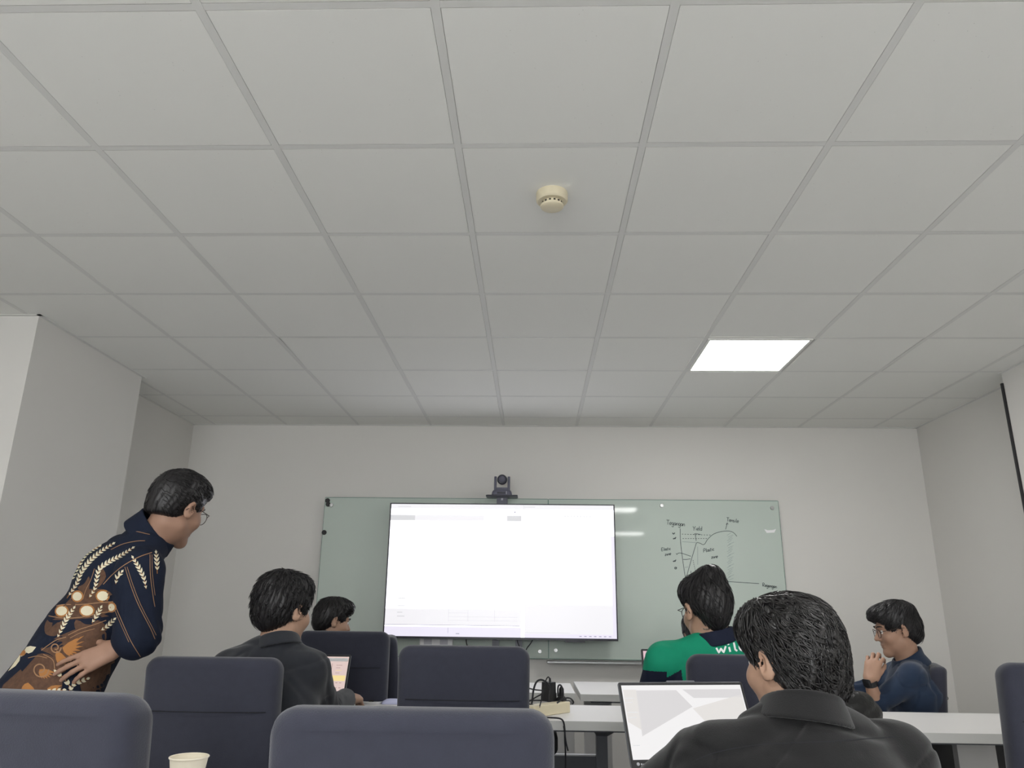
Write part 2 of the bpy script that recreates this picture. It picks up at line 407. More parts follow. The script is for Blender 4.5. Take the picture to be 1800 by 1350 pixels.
# ------------------------------------------------------------------ television
TX0, TX1, TZ0, TZ1, TY = -1.110, .618, .990, 1.982, 5.80
tv = tag(empty('television', ((TX0+TX1)/2, TY, TZ0)), 'large wall television with a bright white screen in front of the whiteboard', 'television')
tx = tv.location; tw, th = TX1-TX0, TZ1-TZ0
MB().rbox(-tw/2, tw/2, .004, .055, 0, th, .004).build('housing', M_bezel, tv)
MB().box(-tw/2+.25, tw/2-.25, .055, .10, .12, th-.25).build('rear_cover', M_plastic, tv)
bz = MB()
for a, b, c, d in ((-tw/2, tw/2, th-.008, th), (-tw/2, tw/2, 0, .016), (-tw/2, -tw/2+.009, .016, th-.008), (tw/2-.009, tw/2, .016, th-.008)): bz.box(a, b, -.004, .004, c, d)
bz.build('bezel', M_bezel, tv)
SX0, SX1, SZ0, SZ1 = -tw/2+.009, tw/2-.009, .016, th-.008
scr = MB().box(SX0, SX1, 0, .004, SZ0, SZ1).build('screen', M_screen, tv)
MB().box(.55*tw/2, .72*tw/2, -.003, .02, -.012, .0).build('sensor_bar', M_bezel, tv)
def ui(mb, u0, u1, v0, v1, y=-.0006):
    if mb is not None and not isinstance(mb, MB):
        t_ = MB(); ui(t_, u0, u1, v0, v1, y); return t_.build(mb[0], mb[1], scr)
    _ui(mb, u0, u1, v0, v1, y)
def _ui(mb, u0, u1, v0, v1, y=-.0006):  # screen fractions, v down
    x0, x1 = SX0+(SX1-SX0)*u0, SX0+(SX1-SX0)*u1; z0, z1 = SZ1-(SZ1-SZ0)*v1, SZ1-(SZ1-SZ0)*v0
    mb.add([(x0, y, z0), (x1, y, z0), (x1, y, z1), (x0, y, z1)], [(0, 1, 2, 3)])
pal, lav, gry, drk = ('window_area', M_ui_pale), ('task_bar', M_ui_lav), ('interface_line', M_ui_grey), ('interface_mark', M_ui_dark)
ui(pal, 0, 1, 0, .035); ui(lav, 0, .59, .93, 1); ui(lav, .605, 1, .972, 1); ui(pal, .605, 1, .76, .972); ui(lav, .985, 1, .24, .972, -.0008)
ui(pal, .52, .588, .085, .13); ui(pal, 0, .42, .085, .13, -.0007); ui(gry, 0, .11, .088, .127, -.0010); ui(gry, .525, .588, .088, .127, -.0010)
ui(pal, 0, .59, .80, .915)
ui(drk, 0, .585, .915, .9185, -.0012); ui(gry, .605, .80, .962, .9645, -.0012); ui(gry, .598, .600, 0, 1, -.0012); ui(gry, .70, .94, .742, .7435, -.0012)
ui(gry, .925, .9265, .62, .742, -.0012); ui(gry, .945, .9465, .64, .742, -.0012)
for k in range(4): ui(gry, .275, .36 if k < 2 else .575, .80+.027*k, .8018+.027*k, -.0012)
for u in (.275, .36, .475): ui(gry, u, u+.0012, .80, .888, -.0012)
for k in range(5): ui(gry, .052, .085-(k % 2)*.01, .72+.028*k+(.02 if k > 2 else 0), .726+.028*k+(.02 if k > 2 else 0), -.0012)
for k in range(9): ui(gry, .78+k*.014, .786+k*.014, .083, .092, -.0012)
ui(gry, .03, .09, .017, .021, -.0012); ui(gry, .6, .65, .015, .019, -.0012); ui(gry, .09, .34, .055, .058, -.0012); ui(drk, .556, .562, .052, .064, -.0012)
ui(drk, .275, .2762, .935, .975, -.0014); ui(drk, .31, .325, .975, .98, -.0014)
for k in range(7): ui(drk, .84+k*.021, .85+k*.021, .983, .988, -.0014)
for px in (871, 912):
    q = at(px, 1130, 5.9); MB().box(-.025, .025, .10, .135, -.16, .5).build('mount_post', M_greymetal, tv, loc=(q[0]-tx.x, 0, 0))
MB().box(-.30, .30, .095, .165, .35, .62).build('wall_plate', M_greymetal, tv)
for pts in ([(819, 1120), (820, 1130), (822, 1140), (821, 1160)], [(938, 1122), (932, 1132), (925, 1142), (921, 1160)], [(908, 1122), (911, 1132), (916, 1142), (921, 1160)]):
    MB().tube([np.array(at(x, y, 5.9))-np.array(tx) for x, y in bez(pts, 5)], .004, 6).build('cable', M_cable, tv, True)
q0, q1 = at(738, 1140, 5.93), at(795, 1120, 5.93)
jb = tag(empty('socket_box', (float(q0[0]+q1[0])/2, 5.963, float(q0[2]))), 'white socket box under the television', 'socket box')
MB().rbox(-.125, .125, -.05, 0, 0, .10, .008).build('housing', M_white, jb)
for k in (-1, 1): MB().box(-.03, .03, -.0515, -.05, .03, .07).build('socket_plate', M_label, jb, loc=(.06*k, 0, 0))

# ------------------------------------------------------------------ conference camera on its bracket
pc = tag(empty('conference_camera', (-.246, 5.78, 2.030)), 'dark conference camera with round lens head on a shelf above the television', 'camera')
MB().rbox(-.122, .122, -.06, .07, 0, .010, .012).build('shelf', M_bezel, pc)
MB().box(-.042, .042, .03, .055, -.30, 0).build('bracket', M_ptz, pc)
MB().box(-.008, .008, .027, .03, -.02, -.004).build('bracket_mark', M_label, pc)
bd = MB().loft([[(x, y, z) for x, y in rrect(-w_, w_, -d_, d_+.01, .02, 5)] for w_, d_, z in ((.078, .058, .010), (.076, .056, .03), (.070, .050, .044), (.060, .044, .052))]).build('base', M_ptz, pc, True)
MB().box(-.035, .028, -.0600, -.056, .018, .032).build('infrared_window', M_ptzlens, bd)
MB().box(.034, .038, -.0600, -.056, .014, .038).build('label', M_label, bd)
for s in (-1, 1):
    MB().loft([[(s*.052+x, y, z) for x, y in rrect(-.009, .009, -d_, d_, .008, 4)] for d_, z in ((.038, .05), (.034, .10), (.028, .145), (.018, .158))]).build('fork_arm', M_ptz, pc, True)
MB().loft([[(x, y, z) for x, y in rrect(-w_, w_, -.036, .036, .012, 4)] for w_, z in ((.058, .05), (.05, .062), (.042, .070))]).build('fork_base', M_ptz, pc, True)
n = 14
hdm = MB().loft([[(.040*math.sin(math.pi*(k+.3)/(n+.6))*math.cos(2*math.pi*i/24), .040*math.sin(math.pi*(k+.3)/(n+.6))*math.sin(2*math.pi*i/24), -.040*math.cos(math.pi*(k+.3)/(n+.6))) for i in range(24)] for k in range(n+1)])
hd2 = hdm.build('lens_head', M_ptz, pc, True, loc=(0, -.004, .135))
MB().lathe([(.034, .0), (.036, .030), (.033, .036), (.026, .0362), (.024, .030), (.0, .030)], n=28, cap1=False).build('lens', M_ptzlens, hd2, True).rotation_euler = (math.pi/2, 0, 0)

# ------------------------------------------------------------------ tables
def table(name, label, x0, x1, y0, y1, legs='metal', panel=True, pz0=.28, pz1=.545, z=.76, pm=None, leg_x=None):
    t = tag(empty(name, ((x0+x1)/2, (y0+y1)/2, 0)), label, 'table', 'white training room tables')
    cx, cy = (x0+x1)/2, (y0+y1)/2; hw, hd_ = (x1-x0)/2, (y1-y0)/2
    top = MB().box(-hw, hw, -hd_, hd_, z-.036, z).build('tabletop', M_table, t)
    e = MB()
    for a, b, c, d in ((-hw-.0015, hw+.0015, -hd_-.0015, -hd_), (-hw-.0015, hw+.0015, hd_, hd_+.0015), (-hw-.0015, -hw, -hd_, hd_), (hw, hw+.0015, -hd_, hd_)): e.box(a, b, c, d, z-.036, z-.001)
    e.build('edge_band', M_edge, top)
    MB().box(-hw+.06, hw-.06, -hd_+.06, hd_-.06, z-.05, z-.036).build('under_frame', M_greymetal, t)
    for lx in (leg_x or (-hw+.12, hw-.12)):
        if legs == 'metal':
            L = MB().box(lx-.024, lx+.024, -.03, .03, .04, z-.05).build('leg', M_greymetal, t)
            MB().box(lx-.03, lx+.03, -hd_+.05, hd_-.05, 0, .04).build('foot', M_greymetal, L)
            MB().loft([[(lx-.05, -.18, z-.05), (lx+.05, -.18, z-.05), (lx+.05, .18, z-.05), (lx-.05, .18, z-.05)], [(lx-.024, -.04, z-.09), (lx+.024, -.04, z-.09), (lx+.024, .04, z-.09), (lx-.024, .04, z-.09)]]).build('bracket', M_greymetal, L)
        else:
            MB().box(lx-.08, lx+.08, -.02, .02, 0, z-.05).build('leg', M_table, t)
            MB().box(lx-.09, lx+.09, -hd_+.06, hd_-.06, 0, .03).build('foot', M_greymetal, t)
    if panel:
        p_ = MB().box(-hw+.14, hw-.14, hd_-.06, hd_-.04, pz0, pz1).build('modesty_panel', pm or M_greymetal, t)
        MB().box(-hw+.14, hw-.14, hd_-.062, hd_-.038, pz1, pz1+.006).build('panel_rail', M_chrome, p_)
    return t
tA = table('training_table', 'white table with the paper cup, behind the two nearest chairs', -1.3, .12, 1.72, 2.27)
tB = table('training_table', 'white table carrying the cream power strip', -1.55, .452, 3.40, 3.955, leg_x=(-1.3, .305-(-1.55+.452)/2))
table('training_table', 'near right white table under the large open laptop', .135, 1.95, 1.82, 2.40)
q = at(1725, 1310, 3.5)
table('training_table', 'long white table in front of the man in the navy shirt', .468, 2.46, 3.24, 3.885, legs='panel', leg_x=(-.75, float(q[0])-1.464), pz0=.3, pz1=.70, pm=M_blackmetal)
table('training_table', 'white table at the whiteboard, left of the gap', -1.75, .232, 4.50, 5.10, legs='panel', panel=False, leg_x=(-.8, .16+.759))
table('training_table', 'white table at the whiteboard, right of the gap', .262, 2.12, 4.46, 5.22, legs='panel', panel=False)

# ------------------------------------------------------------------ chairs
def backrest_rings(w, z0, z1, t, r, curve=.02, taper=.02, lean=.10):
    rings = []
    for ins, yy in ((.030, -.5), (.014, -.47), (.004, -.36), (0, -.15), (0, .15), (.004, .36), (.014, .47), (.030, .5)):
        ring = []
        for x, z in rrect(-w/2+ins, w/2-ins, z0+ins, z1-ins, max(r-ins*.6, .01), 7):
            u = (z-z0)/(z1-z0)
            xs = x*(1-taper*(1-u))
            ring.append((xs, yy*t-curve*(1-(2*x/w)**2)-lean*(z-z0), z))
        rings.append(ring)
    return rings
def dense_cap(mb, rings):
    pass
def make_chair():
    c = empty('office_chair')
    b = MB().loft(backrest_rings(.436, .50, 1.07, .075, .042)).build('backrest', M_fabric, c, 'all')
    sub = b.modifiers.new('soft', 'BEVEL'); b.modifiers.remove(sub)
    for yy in (-1,):                                   # upholstery seam across the rear
        sm_ = MB().tube([(x, -.0385-.02*(1-(2*x/.436)**2)-.10*(.905-.50), .905) for x in np.linspace(-.185, .185, 9)], .0016, 5).build('seam', M_seam, b, True)
    MB().tube([(0, -.03, .44), (0, -.07, .46), (0, -.09, .52), (0, -.085, .60)], .022, 8).build('back_support', M_plastic, c, True)
    MB().loft([[(x, y+.23, z) for x, y in rrect(-.24+i, .24-i, -.23+i, .23-i, .07, 6)] for i, z in ((.03, .41), (.004, .42), (0, .45), (.006, .475), (.03, .49), (.08, .497))]).build('seat', M_fabric, c, True)
    MB().box(-.09, .09, .1, .32, .385, .41).build('mechanism', M_plastic, c)
    MB().lathe([(.026, .10), (.026, .25), (.016, .25), (.016, .39)], (0, .22, 0), 16).build('gas_column', M_plastic, c, True)
    arm0 = None
    for k in range(5):
        a = 2*math.pi*k/5+.3
        if arm0 is None:
            arm0 = MB().loft([[(.02, -.026, .075), (.02, .026, .075), (.02, .026, .115), (.02, -.026, .115)], [(.29, -.016, .06), (.29, .016, .06), (.29, .016, .08), (.29, -.016, .08)]]).build('base_arm', M_plastic, c)
            cs = MB().lathe([(.020, -.022), (.027, -.018), (.027, .018), (.020, .022)], n=14).build('caster', M_blackmetal, arm0, True, loc=(.275, 0, .028)); cs.rotation_euler = (math.pi/2, 0, 0)
            o = arm0
        else:
            o = copy_tree(arm0, c)
        o.location = (0, .22, 0); o.rotation_euler = (0, 0, a)
    return c
CH0 = make_chair(); ch_used = [False]
def chair(px, py, Y, label, rz=0., sc=(1, 1, 1), X=None):
    """px, py, Y: a point on the rear of the backrest"""
    q = at(px, py, Y) if X is None else (X, Y, 0)
    o = CH0 if not ch_used[0] else copy_tree(CH0)
    ch_used[0] = True
    c, s = math.cos(rz), math.sin(rz)
    bx, by = 0, -.085
    o.location = (q[0]-(c*bx-s*by), Y-(s*bx+c*by), 0); o.rotation_euler = (0, 0, rz); o.scale = sc
    tag(o, label, 'chair', 'dark fabric office chairs')
    return o
chair(720.5, 1300, 1.23, 'dark fabric chair nearest the camera, at the bottom centre', sc=(1, 1, .985))
chair(5, 1300, 1.25, 'dark fabric chair cut off at the lower left corner', rz=-.16, sc=(1, 1, .998))
chair(364, 1250, 2.53, 'dark fabric chair behind the man in the black shirt near the left wall', rz=.02, sc=(1, 1, .975))
chair(601, 1150, 3.88, 'dark fabric chair of the far man looking right, left of the television', rz=0, sc=(1.04, 1, 1.018))
chair(814, 1180, 2.64, 'empty dark fabric chair in front of the television', sc=(1.01, 1, 1.012))
chair(1327, 1180, 2.66, 'dark fabric chair behind the man in the green jersey', sc=(1, 1, .996))
chair(1655, 1200, 4.14, 'dark fabric chair of the man in the navy shirt, seen from its side', rz=1.20, sc=(1, 1, .895))
chair(1900, 1200, 2.45, 'dark fabric chair cut off at the right edge', rz=-.05, sc=(1, 1, .994))
chair(676, 1150, 4.24, 'dark fabric chair seen edge-on between two chair backs, left of the television', rz=-1.40, sc=(1, 1, .99))
chair(0, 0, 1.375, 'low dark fabric chair the nearest man sits on', rz=.12, sc=(1, 1, .80), X=.535)
chair(1240, 1150, 4.02, 'dark fabric chair of the man hidden behind the green jersey', sc=(1, 1, .95))

# ------------------------------------------------------------------ laptops
def laptop(name, label, x, y, yaw, w, d, h, tilt, smat, z=.76, lid=M_greymetal):
    t = tag(empty(name, (x, y, z), yaw), label, 'laptop', 'open laptops')
    b = MB().rbox(-w/2, w/2, -d, 0, .003, .020, .012).build('base', lid, t)
    MB().box(-w/2+.02, w/2-.02, -d*.55, -.02, .020, .0206).build('keyboard', M_plastic, b)
    MB().box(-.055, .055, -d+.015, -d*.6, .020, .0205).build('touchpad', M_greymetal, b)
    L = MB().rbox(-w/2, w/2, 0, h, -.004, .003, .008).build('lid', lid, t, loc=(0, .0, .022))
    L.rotation_euler = (math.pi/2-tilt, 0, 0)
    MB().box(-w/2+.002, w/2-.002, .002, h-.002, .003, .0036).build('bezel', M_plastic, L)
    S = MB().box(-w/2+.009, w/2-.009, .024, h-.010, .0036, .0042).build('screen', smat, L)
    return t, L, S
M_lap1 = mat('laptop_screen_white', (.02, .02, .02), .4, spec=.1, emit=(.96, .945, .945), estr=1.)
M_lap1b = mat('laptop_screen_shape', (.02, .02, .02), .4, spec=.1, emit=(.76, .74, .745), estr=1.)
M_lap1c = mat('laptop_screen_cream', (.02, .02, .02), .4, spec=.1, emit=(.84, .81, .785), estr=1.)
M_lap1d = mat('laptop_screen_mauve', (.02, .02, .02), .4, spec=.1, emit=(.45, .40, .45), estr=1.)
M_pink = mat('laptop_screen_pink', (.02, .02, .02), .4, spec=.1, emit=(.82, .58, .64), estr=1.)
M_peach = mat('laptop_screen_peach', (.02, .02, .02), .4, spec=.1, emit=(.80, .62, .58), estr=1.)
M_yel = mat('screen_yellow', (.02, .02, .02), .25, emit=(.98, .78, .35), estr=1.)
M_txt = mat('screen_text', (.02, .02, .02), .25, emit=(.48, .30, .28), estr=1.)
M_ed = mat('screen_editor', (.02, .02, .02), .25, emit=(.035, .02, .045), estr=1.)
M_edt = mat('screen_editor_text', (.02, .02, .02), .25, emit=(.75, .68, .72), estr=1.)
def poly_on(S, pts, m_, nm, zz=.0046):
    return MB().add([(x, y, zz) for x, y in pts], [tuple(range(len(pts)))]).build(nm, m_, S)
w6, h6 = .395, .238
t6, L6, S6 = laptop('laptop', 'large open laptop with a white screen in front of the nearest man', .463, 2.335, .21, w6, .27, h6, .44, M_lap1, lid=M_greymetal)
MB().rbox(-.045, .045, h6-.006, h6+.004, -.004, .0035, .003).build('camera_bump', M_greymetal, L6)
MB().box(-.002, .002, h6-.006, h6-.003, .0036, .0040).build('webcam', M_ptzlens, L6)
poly_on(S6, [(-.185, .125), (-.185, .215), (-.145, .215), (-.145, .10)], M_lap1c, 'content_panel')
poly_on(S6, [(-.145, .213), (-.02, .213), (.02, .165), (-.15, .085)], M_lap1b, 'content_band')
poly_on(S6, [(.0, .215), (.185, .215), (.185, .19), (.03, .19)], M_lap1b, 'content_strip')
poly_on(S6, [(.02, .16), (.185, .20), (.185, .12), (.06, .11)], M_lap1c, 'content_block')
poly_on(S6, [(-.08, .055), (.06, .105), (.09, .03), (-.085, .03)], M_lap1d, 'content_backing')  # mauve shape behind the grey sheet in the screen picture
poly_on(S6, [(-.075, .052), (.055, .098), (.08, .036), (-.078, .036)], M_lap1b, 'content_sheet', .0048)
for k, (yy, l) in enumerate(((.19, .026), (.178, .02), (.15, .03), (.135, .024), (.06, .02))):
    poly_on(S6, [(-.182, yy), (-.182+l, yy), (-.182+l, yy+.002), (-.182, yy+.002)], M_ui_grey, 'content_line', .0049)
lg = MB().lathe([(.0045, 0), (.0045, .0004)], (-w6/2+.022, .013, .0037), 12)
for k in range(3): lg.box(-w6/2+.030+.006*k, -w6/2+.034+.006*k, .0105, .0145-.001*k, .0037, .0041)
for k in range(5): lg.box(-w6/2+.030+.0044*k, -w6/2+.0330+.0044*k, .006, .0085, .0037, .0041)
lg.build('sticker', M_label, L6)

t2, L2, S2 = laptop('laptop', 'laptop with a pale pink page before the seated black shirt on the left', -1.022, 3.66, 0., .325, .22, .222, .40, M_peach)
poly_on(S2, [(-.15, .19), (.15, .19), (.15, .205), (-.15, .205)], M_white, 'tool_bar')
poly_on(S2, [(.085, .10), (.15, .10), (.15, .125), (.085, .125)], M_yel, 'highlight')
poly_on(S2, [(.079, .10), (.081, .10), (.081, .18), (.079, .18)], M_txt, 'text_line')
for k in range(9): poly_on(S2, [(.09+(k % 3)*.018, .045+.045*(k//3)*.5), (.10+(k % 3)*.018, .045+.045*(k//3)*.5), (.10+(k % 3)*.018, .048+.045*(k//3)*.5), (.09+(k % 3)*.018, .048+.045*(k//3)*.5)], M_txt, 'text_line', .0049)
for k in range(4): poly_on(S2, [(.10, .135+.012*k), (.10+.02+.008*(k % 2), .135+.012*k), (.12+.008*(k % 2), .137+.012*k), (.10, .137+.012*k)], M_yel if k == 1 else M_txt, 'text_line', .0049)

t4, L4, S4 = laptop('laptop', 'laptop with a pink and black screen in front of the man in the green jersey', .678, 3.60, .03, .365, .25, .265, .30, M_pink)
poly_on(S4, [(-.135, .03), (.172, .03), (.172, .222), (-.135, .222)], M_ed, 'editor_window')
for k in range(12):
    y = .206-.0145*k; l = (.022, .03, .018, .026)[k % 4]
    poly_on(S4, [(-.128, y), (-.128+l, y), (-.128+l, y+.004), (-.128, y+.004)], M_edt, 'text_line', .0049)
    if k < 8: poly_on(S4, [(-.085, y), (-.085+l*.8, y), (-.085+l*.8, y+.003), (-.085, y+.003)], M_edt, 'text_line', .0049)

# ------------------------------------------------------------------ things on the tables
cp = tag(empty('paper_cup', (-.835, 1.985, .76)), 'small cream paper cup at the bottom left beside a bottle', 'cup')
MB().lathe([(.031, 0), (.031, .003), (.044, .088), (.0425, .088), (.030, .006)], n=32, cap1=True).build('cup', M_paper, cp, True)
MB().tube([(.0445*math.cos(a), .0445*math.sin(a), .089) for a in np.linspace(0, 2*math.pi, 33)[:-1]], .0022, 8, closed=True).build('rim', M_paper, cp, True)
def bottle(x, y, label):
    b = tag(empty('water_bottle', (x, y, .76)), label, 'bottle', 'plastic water bottles')
    MB().lathe([(.028, 0), (.033, .006), (.033, .05), (.031, .055), (.033, .06), (.033, .13), (.031, .145), (.022, .175), (.014, .19), (.0135, .205)], n=28).build('body', M_pet, b, True)
    MB().lathe([(.0338, .062), (.0338, .122)], n=28, cap0=False, cap1=False).build('label', M_blue, b, True)
    MB().lathe([(.0155, .198), (.0155, .216), (.013, .219)], n=20).build('cap', M_cap, b, True)
    b.scale = (1, 1, .79)
    return b
bottle(-1.040, 2.10, 'clear water bottle with blue label beside the paper cup')
bottle(.012, 2.10, 'clear water bottle with blue label behind the nearest chair')
a0, a1 = atz(944, 1261.5, .76), atz(1003, 1252.7, .76)
sd = a1-a0; yaw_s = math.atan2(sd[1], sd[0])
ps = tag(empty('power_strip', tuple(a1), yaw_s), 'cream power strip with black plugs on the white table', 'power strip')
body = MB().rbox(-.26, 0, 0, .055, .001, .046, .006).build('body', M_strip, ps)
for k in range(4): MB().lathe([(.019, .0462), (.019, .0466)], (-.035-.06*k, .0275, 0), 20).build('socket', M_cream, body)
ad = tag(empty('power_adapter', tuple(a1+np.array([-.098, .005, .0475])), yaw_s+.05), 'tall black power adapter plugged into the cream strip', 'adapter')
MB().loft([[(x, y, z) for x, y in rrect(-w_, w_, -.025, .025, .006)] for w_, z in ((.030, 0), (.030, .03), (.026, .035), (.024, .076), (.022, .080))]).build('body', M_plastic, ad, True)
MB().tube([(.01, 0, .08), (.01, 0, .096)], [.006, .004], 8).build('strain_relief', M_cable, ad, True)
pl = tag(empty('power_plug', tuple(a1+np.array([-.040, .015, .0475])), yaw_s), 'slim black plug beside the tall adapter on the strip', 'plug')
MB().loft([[(x, y, z) for x, y in rrect(-w_, w_, -w_, w_, .004)] for w_, z in ((.018, 0), (.017, .012), (.010, .02), (.009, .05), (.005, .06))]).build('body', M_plastic, pl, True)
def cable(pts, Y, label, r=.0032, dy=None):
    P = [at(x, y, Y+(dy[k] if dy else 0)) for k, (x, y) in enumerate(pts)]
    return tag(MB().tube(bez(P, 7), r, 8).build('cable', M_cable, None, True), label, 'cable', 'black cables')
cable([(934, 1243), (936, 1228), (938, 1212), (943, 1199), (951, 1195), (960, 1199), (965, 1206), (967, 1213)], 3.53, 'thick black cable looping left from the tall adapter', .0042)
cable([(948, 1244), (953, 1226), (957, 1209), (960, 1195), (964, 1190), (966.5, 1196), (967, 1213)], 3.50, 'thin black cable in a narrow loop above the tall adapter', .0026)
cable([(981, 1224), (980.5, 1212), (982, 1205), (986, 1205), (989.5, 1213), (989, 1224), (985, 1231), (979, 1236)], 3.53, 'black cable in a small loop from the slim plug', .0036)
cable([(924, 1208), (938, 1212), (955, 1214)], 3.60, 'black cable running level behind the tall adapter', .003)
cable([(930, 1233), (943, 1225), (955, 1219)], 3.60, 'black cable rising to the tall adapter from the left', .003)
cable([(928, 1237), (938, 1240), (945, 1243), (949, 1248)], 3.52, 'black cable lying left of the cream strip', .003)
cable([(985, 1231), (995, 1227), (1003, 1228), (1008, 1234), (1006, 1238)], 3.74, 'black cable bent like a hook behind the cream strip', .0035)
cable([(955, 1261), (970, 1261.5), (984, 1263), (990, 1268), (992.5, 1280), (993, 1300), (994, 1325), (994, 1360)], 3.388, 'black cable hanging down over the table front edge', .0034)
cable([(991, 1276), (993, 1290), (995, 1305), (998.5, 1320)], 3.37, 'short black cable end hanging beside the longer one', .0030)
q = at(962, 1302, 3.62)
hb = tag(empty('cable_box', (float(q[0]), 3.62, .684)), 'dark rounded box hanging under the table with the power strip', 'cable box')
MB().loft([[(x, y, z) for x, z in rrect(-.06+i, .045-i, -.085+i, .012-i, .03, 6)] for i, y in ((.01, -.06), (0, -.05), (0, .05), (.01, .06))]).build('shell', M_plastic, hb, True)
MB().box(-.04, .02, -.02, .02, .010, .026).build('hanger', M_plastic, hb)
q = atz(654, 1234.5, .765)
pt = tag(empty('paper_plate', tuple(q)), 'small white lid beside the hand of the man in the black shirt', 'lid')
MB().lathe([(.045, -.005), (.05, .001), (.058, .006), (.056, .0065), (.048, .003), (.0, .002)], n=32, cap1=False).build('dish', M_white, pt, True)
MB().tube([(-.015, .0, .004), (-.005, .004, .007), (.006, .001, .005)], .004, 6).build('crumb', M_dark, pt, True)
q = atz(690, 1236, .762)
tag(MB().loft([[(q[0]+x, q[1]+y, .7605+z) for x, y in rrect(-.05+i, .05-i, -.04+i, .04-i, .02, 4)] for i, z in ((0, 0), (.006, .012), (.02, .02), (.035, .022))]).build('wrapper', M_lavpaper, None, True), 'crumpled lavender wrapper beside the small white lid', 'wrapper')
q = atz(690, 1209, .765)
fa = tag(empty('power_adapter', (float(q[0]), float(q[1]), .76)), 'small black adapter with white plug on the far left table', 'adapter')
MB().rbox(-.03, .02, -.03, .03, .001, .035, .008).build('body', M_plastic, fa)
MB().rbox(-.07, -.032, -.025, .02, .001, .03, .006).build('plug', M_white, fa)
MB().tube(bez([(.0, .0, .03), (.03, .02, .06), (.0, .04, .065), (-.05, .02, .055), (-.075, -.01, .03)], 6), .003, 6).build('cord', M_cable, fa, True)
q = at(1547, 1222, 4.62)
tag(MB().add([(q[0]-.03, 4.60, .7605), (q[0]+.03, 4.60, .7605), (q[0], 4.615, .81), (q[0]-.03, 4.66, .7605), (q[0]+.03, 4.66, .7605), (q[0], 4.617, .81)], [(0, 1, 2), (3, 5, 4), (0, 2, 5, 3), (1, 4, 5, 2)]).build('paper_card', M_white), 'small folded white paper on the far right table', 'paper')
# ------------------------------------------------------------------ sculpting kit: distance fields turned into meshes
F32 = np.float32
def A(*v): return np.array(v, F32)
def nrm(v): v = np.asarray(v, float); return v/(np.linalg.norm(v)+1e-12)
def smin(a, b, k):
    h = np.maximum(k-np.abs(a-b), 0)/k
    return np.minimum(a, b)-h*h*k*.25
def smax(a, b, k): return -smin(-a, -b, k)
def vlen(Q): return np.sqrt(np.einsum('ij,ij->i', Q, Q))
def d_sph(P, c, r): return vlen(P-A(*c))-r
def d_ell(P, c, r, M=None):
    Q = P-A(*c)
    if M is not None: Q = Q@M.astype(F32)
    r = A(*r); k0 = vlen(Q/r); k1 = vlen(Q/(r*r))
    return k0*(k0-1)/(k1+1e-9)
def d_cone(P, a, b, r1, r2):
    a = A(*a); ab = A(*b)-a; t = np.clip((P-a)@ab/(ab@ab+1e-12), 0, 1)
    return vlen(P-a-t[:, None]*ab)-(r1+(r2-r1)*t)
def d_ecap(P, a, b, side, r1, r2):
    """capsule of elliptical section; side = direction of the first radius"""
    a = A(*a); ab = A(*b)-a; L = float(np.linalg.norm(ab)); ax = ab/L
    s = np.asarray(side, F32); s = s-ax*(s@ax); s = s/np.linalg.norm(s); f = np.cross(ax, s)
    t = np.clip((P-a)@ax/L, 0, 1); Q = P-a-(t*L)[:, None]*ax
    w = r1[0]+(r2[0]-r1[0])*t; d = r1[1]+(r2[1]-r1[1])*t; m_ = np.minimum(w, d)
    x, y, z = Q@s, Q@f, Q@ax
    k0 = np.sqrt((x/w)**2+(y/d)**2+(z/m_)**2); k1 = np.sqrt((x/w**2)**2+(y/d**2)**2+(z/m_**2)**2)
    return k0*(k0-1)/(k1+1e-9)
class Field:
    """smooth union of pieces, each evaluated only near itself"""
    def __init__(s): s.p = []; s.post = []
    def add(s, fn, c, R, k=.02): s.p.append((fn, A(*c), R, k)); return s
    def cone(s, a, b, r1, r2, k=.02):
        c = (np.array(a)+np.array(b))/2; return s.add(lambda P: d_cone(P, a, b, r1, r2), c, np.linalg.norm(np.array(b)-np.array(a))/2+max(r1, r2), k)
    def ecap(s, a, b, side, r1, r2, k=.04):
        c = (np.array(a)+np.array(b))/2; return s.add(lambda P: d_ecap(P, a, b, side, r1, r2), c, np.linalg.norm(np.array(b)-np.array(a))/2+max(max(r1), max(r2)), k)
    def ell(s, c, r, M=None, k=.02): return s.add(lambda P: d_ell(P, c, r, M), c, max(r), k)
    def __call__(s, P):
        d = np.full(len(P), 1., F32)
        lo, hi = P.min(0), P.max(0); c0 = (lo+hi)/2; r0 = float(np.sqrt(((hi-lo)**2).sum()))/2
        for fn, c, R, k in s.p:
            if float(np.sqrt(((c-c0)**2).sum()))-r0-R > .07: continue
            Q = P-c
            near = np.einsum('ij,ij->i', Q, Q) < (R+.07)**2
            if near.any():
                d[near] = smin(d[near], fn(P[near]).astype(F32), k)
        for fn in s.post: d = fn(P, d)
        return d
def bounds(f, pad=.05):
    lo = np.min([c-R for _, c, R, _ in f.p], axis=0)-pad; hi = np.max([c+R for _, c, R, _ in f.p], axis=0)+pad
    return lo, hi
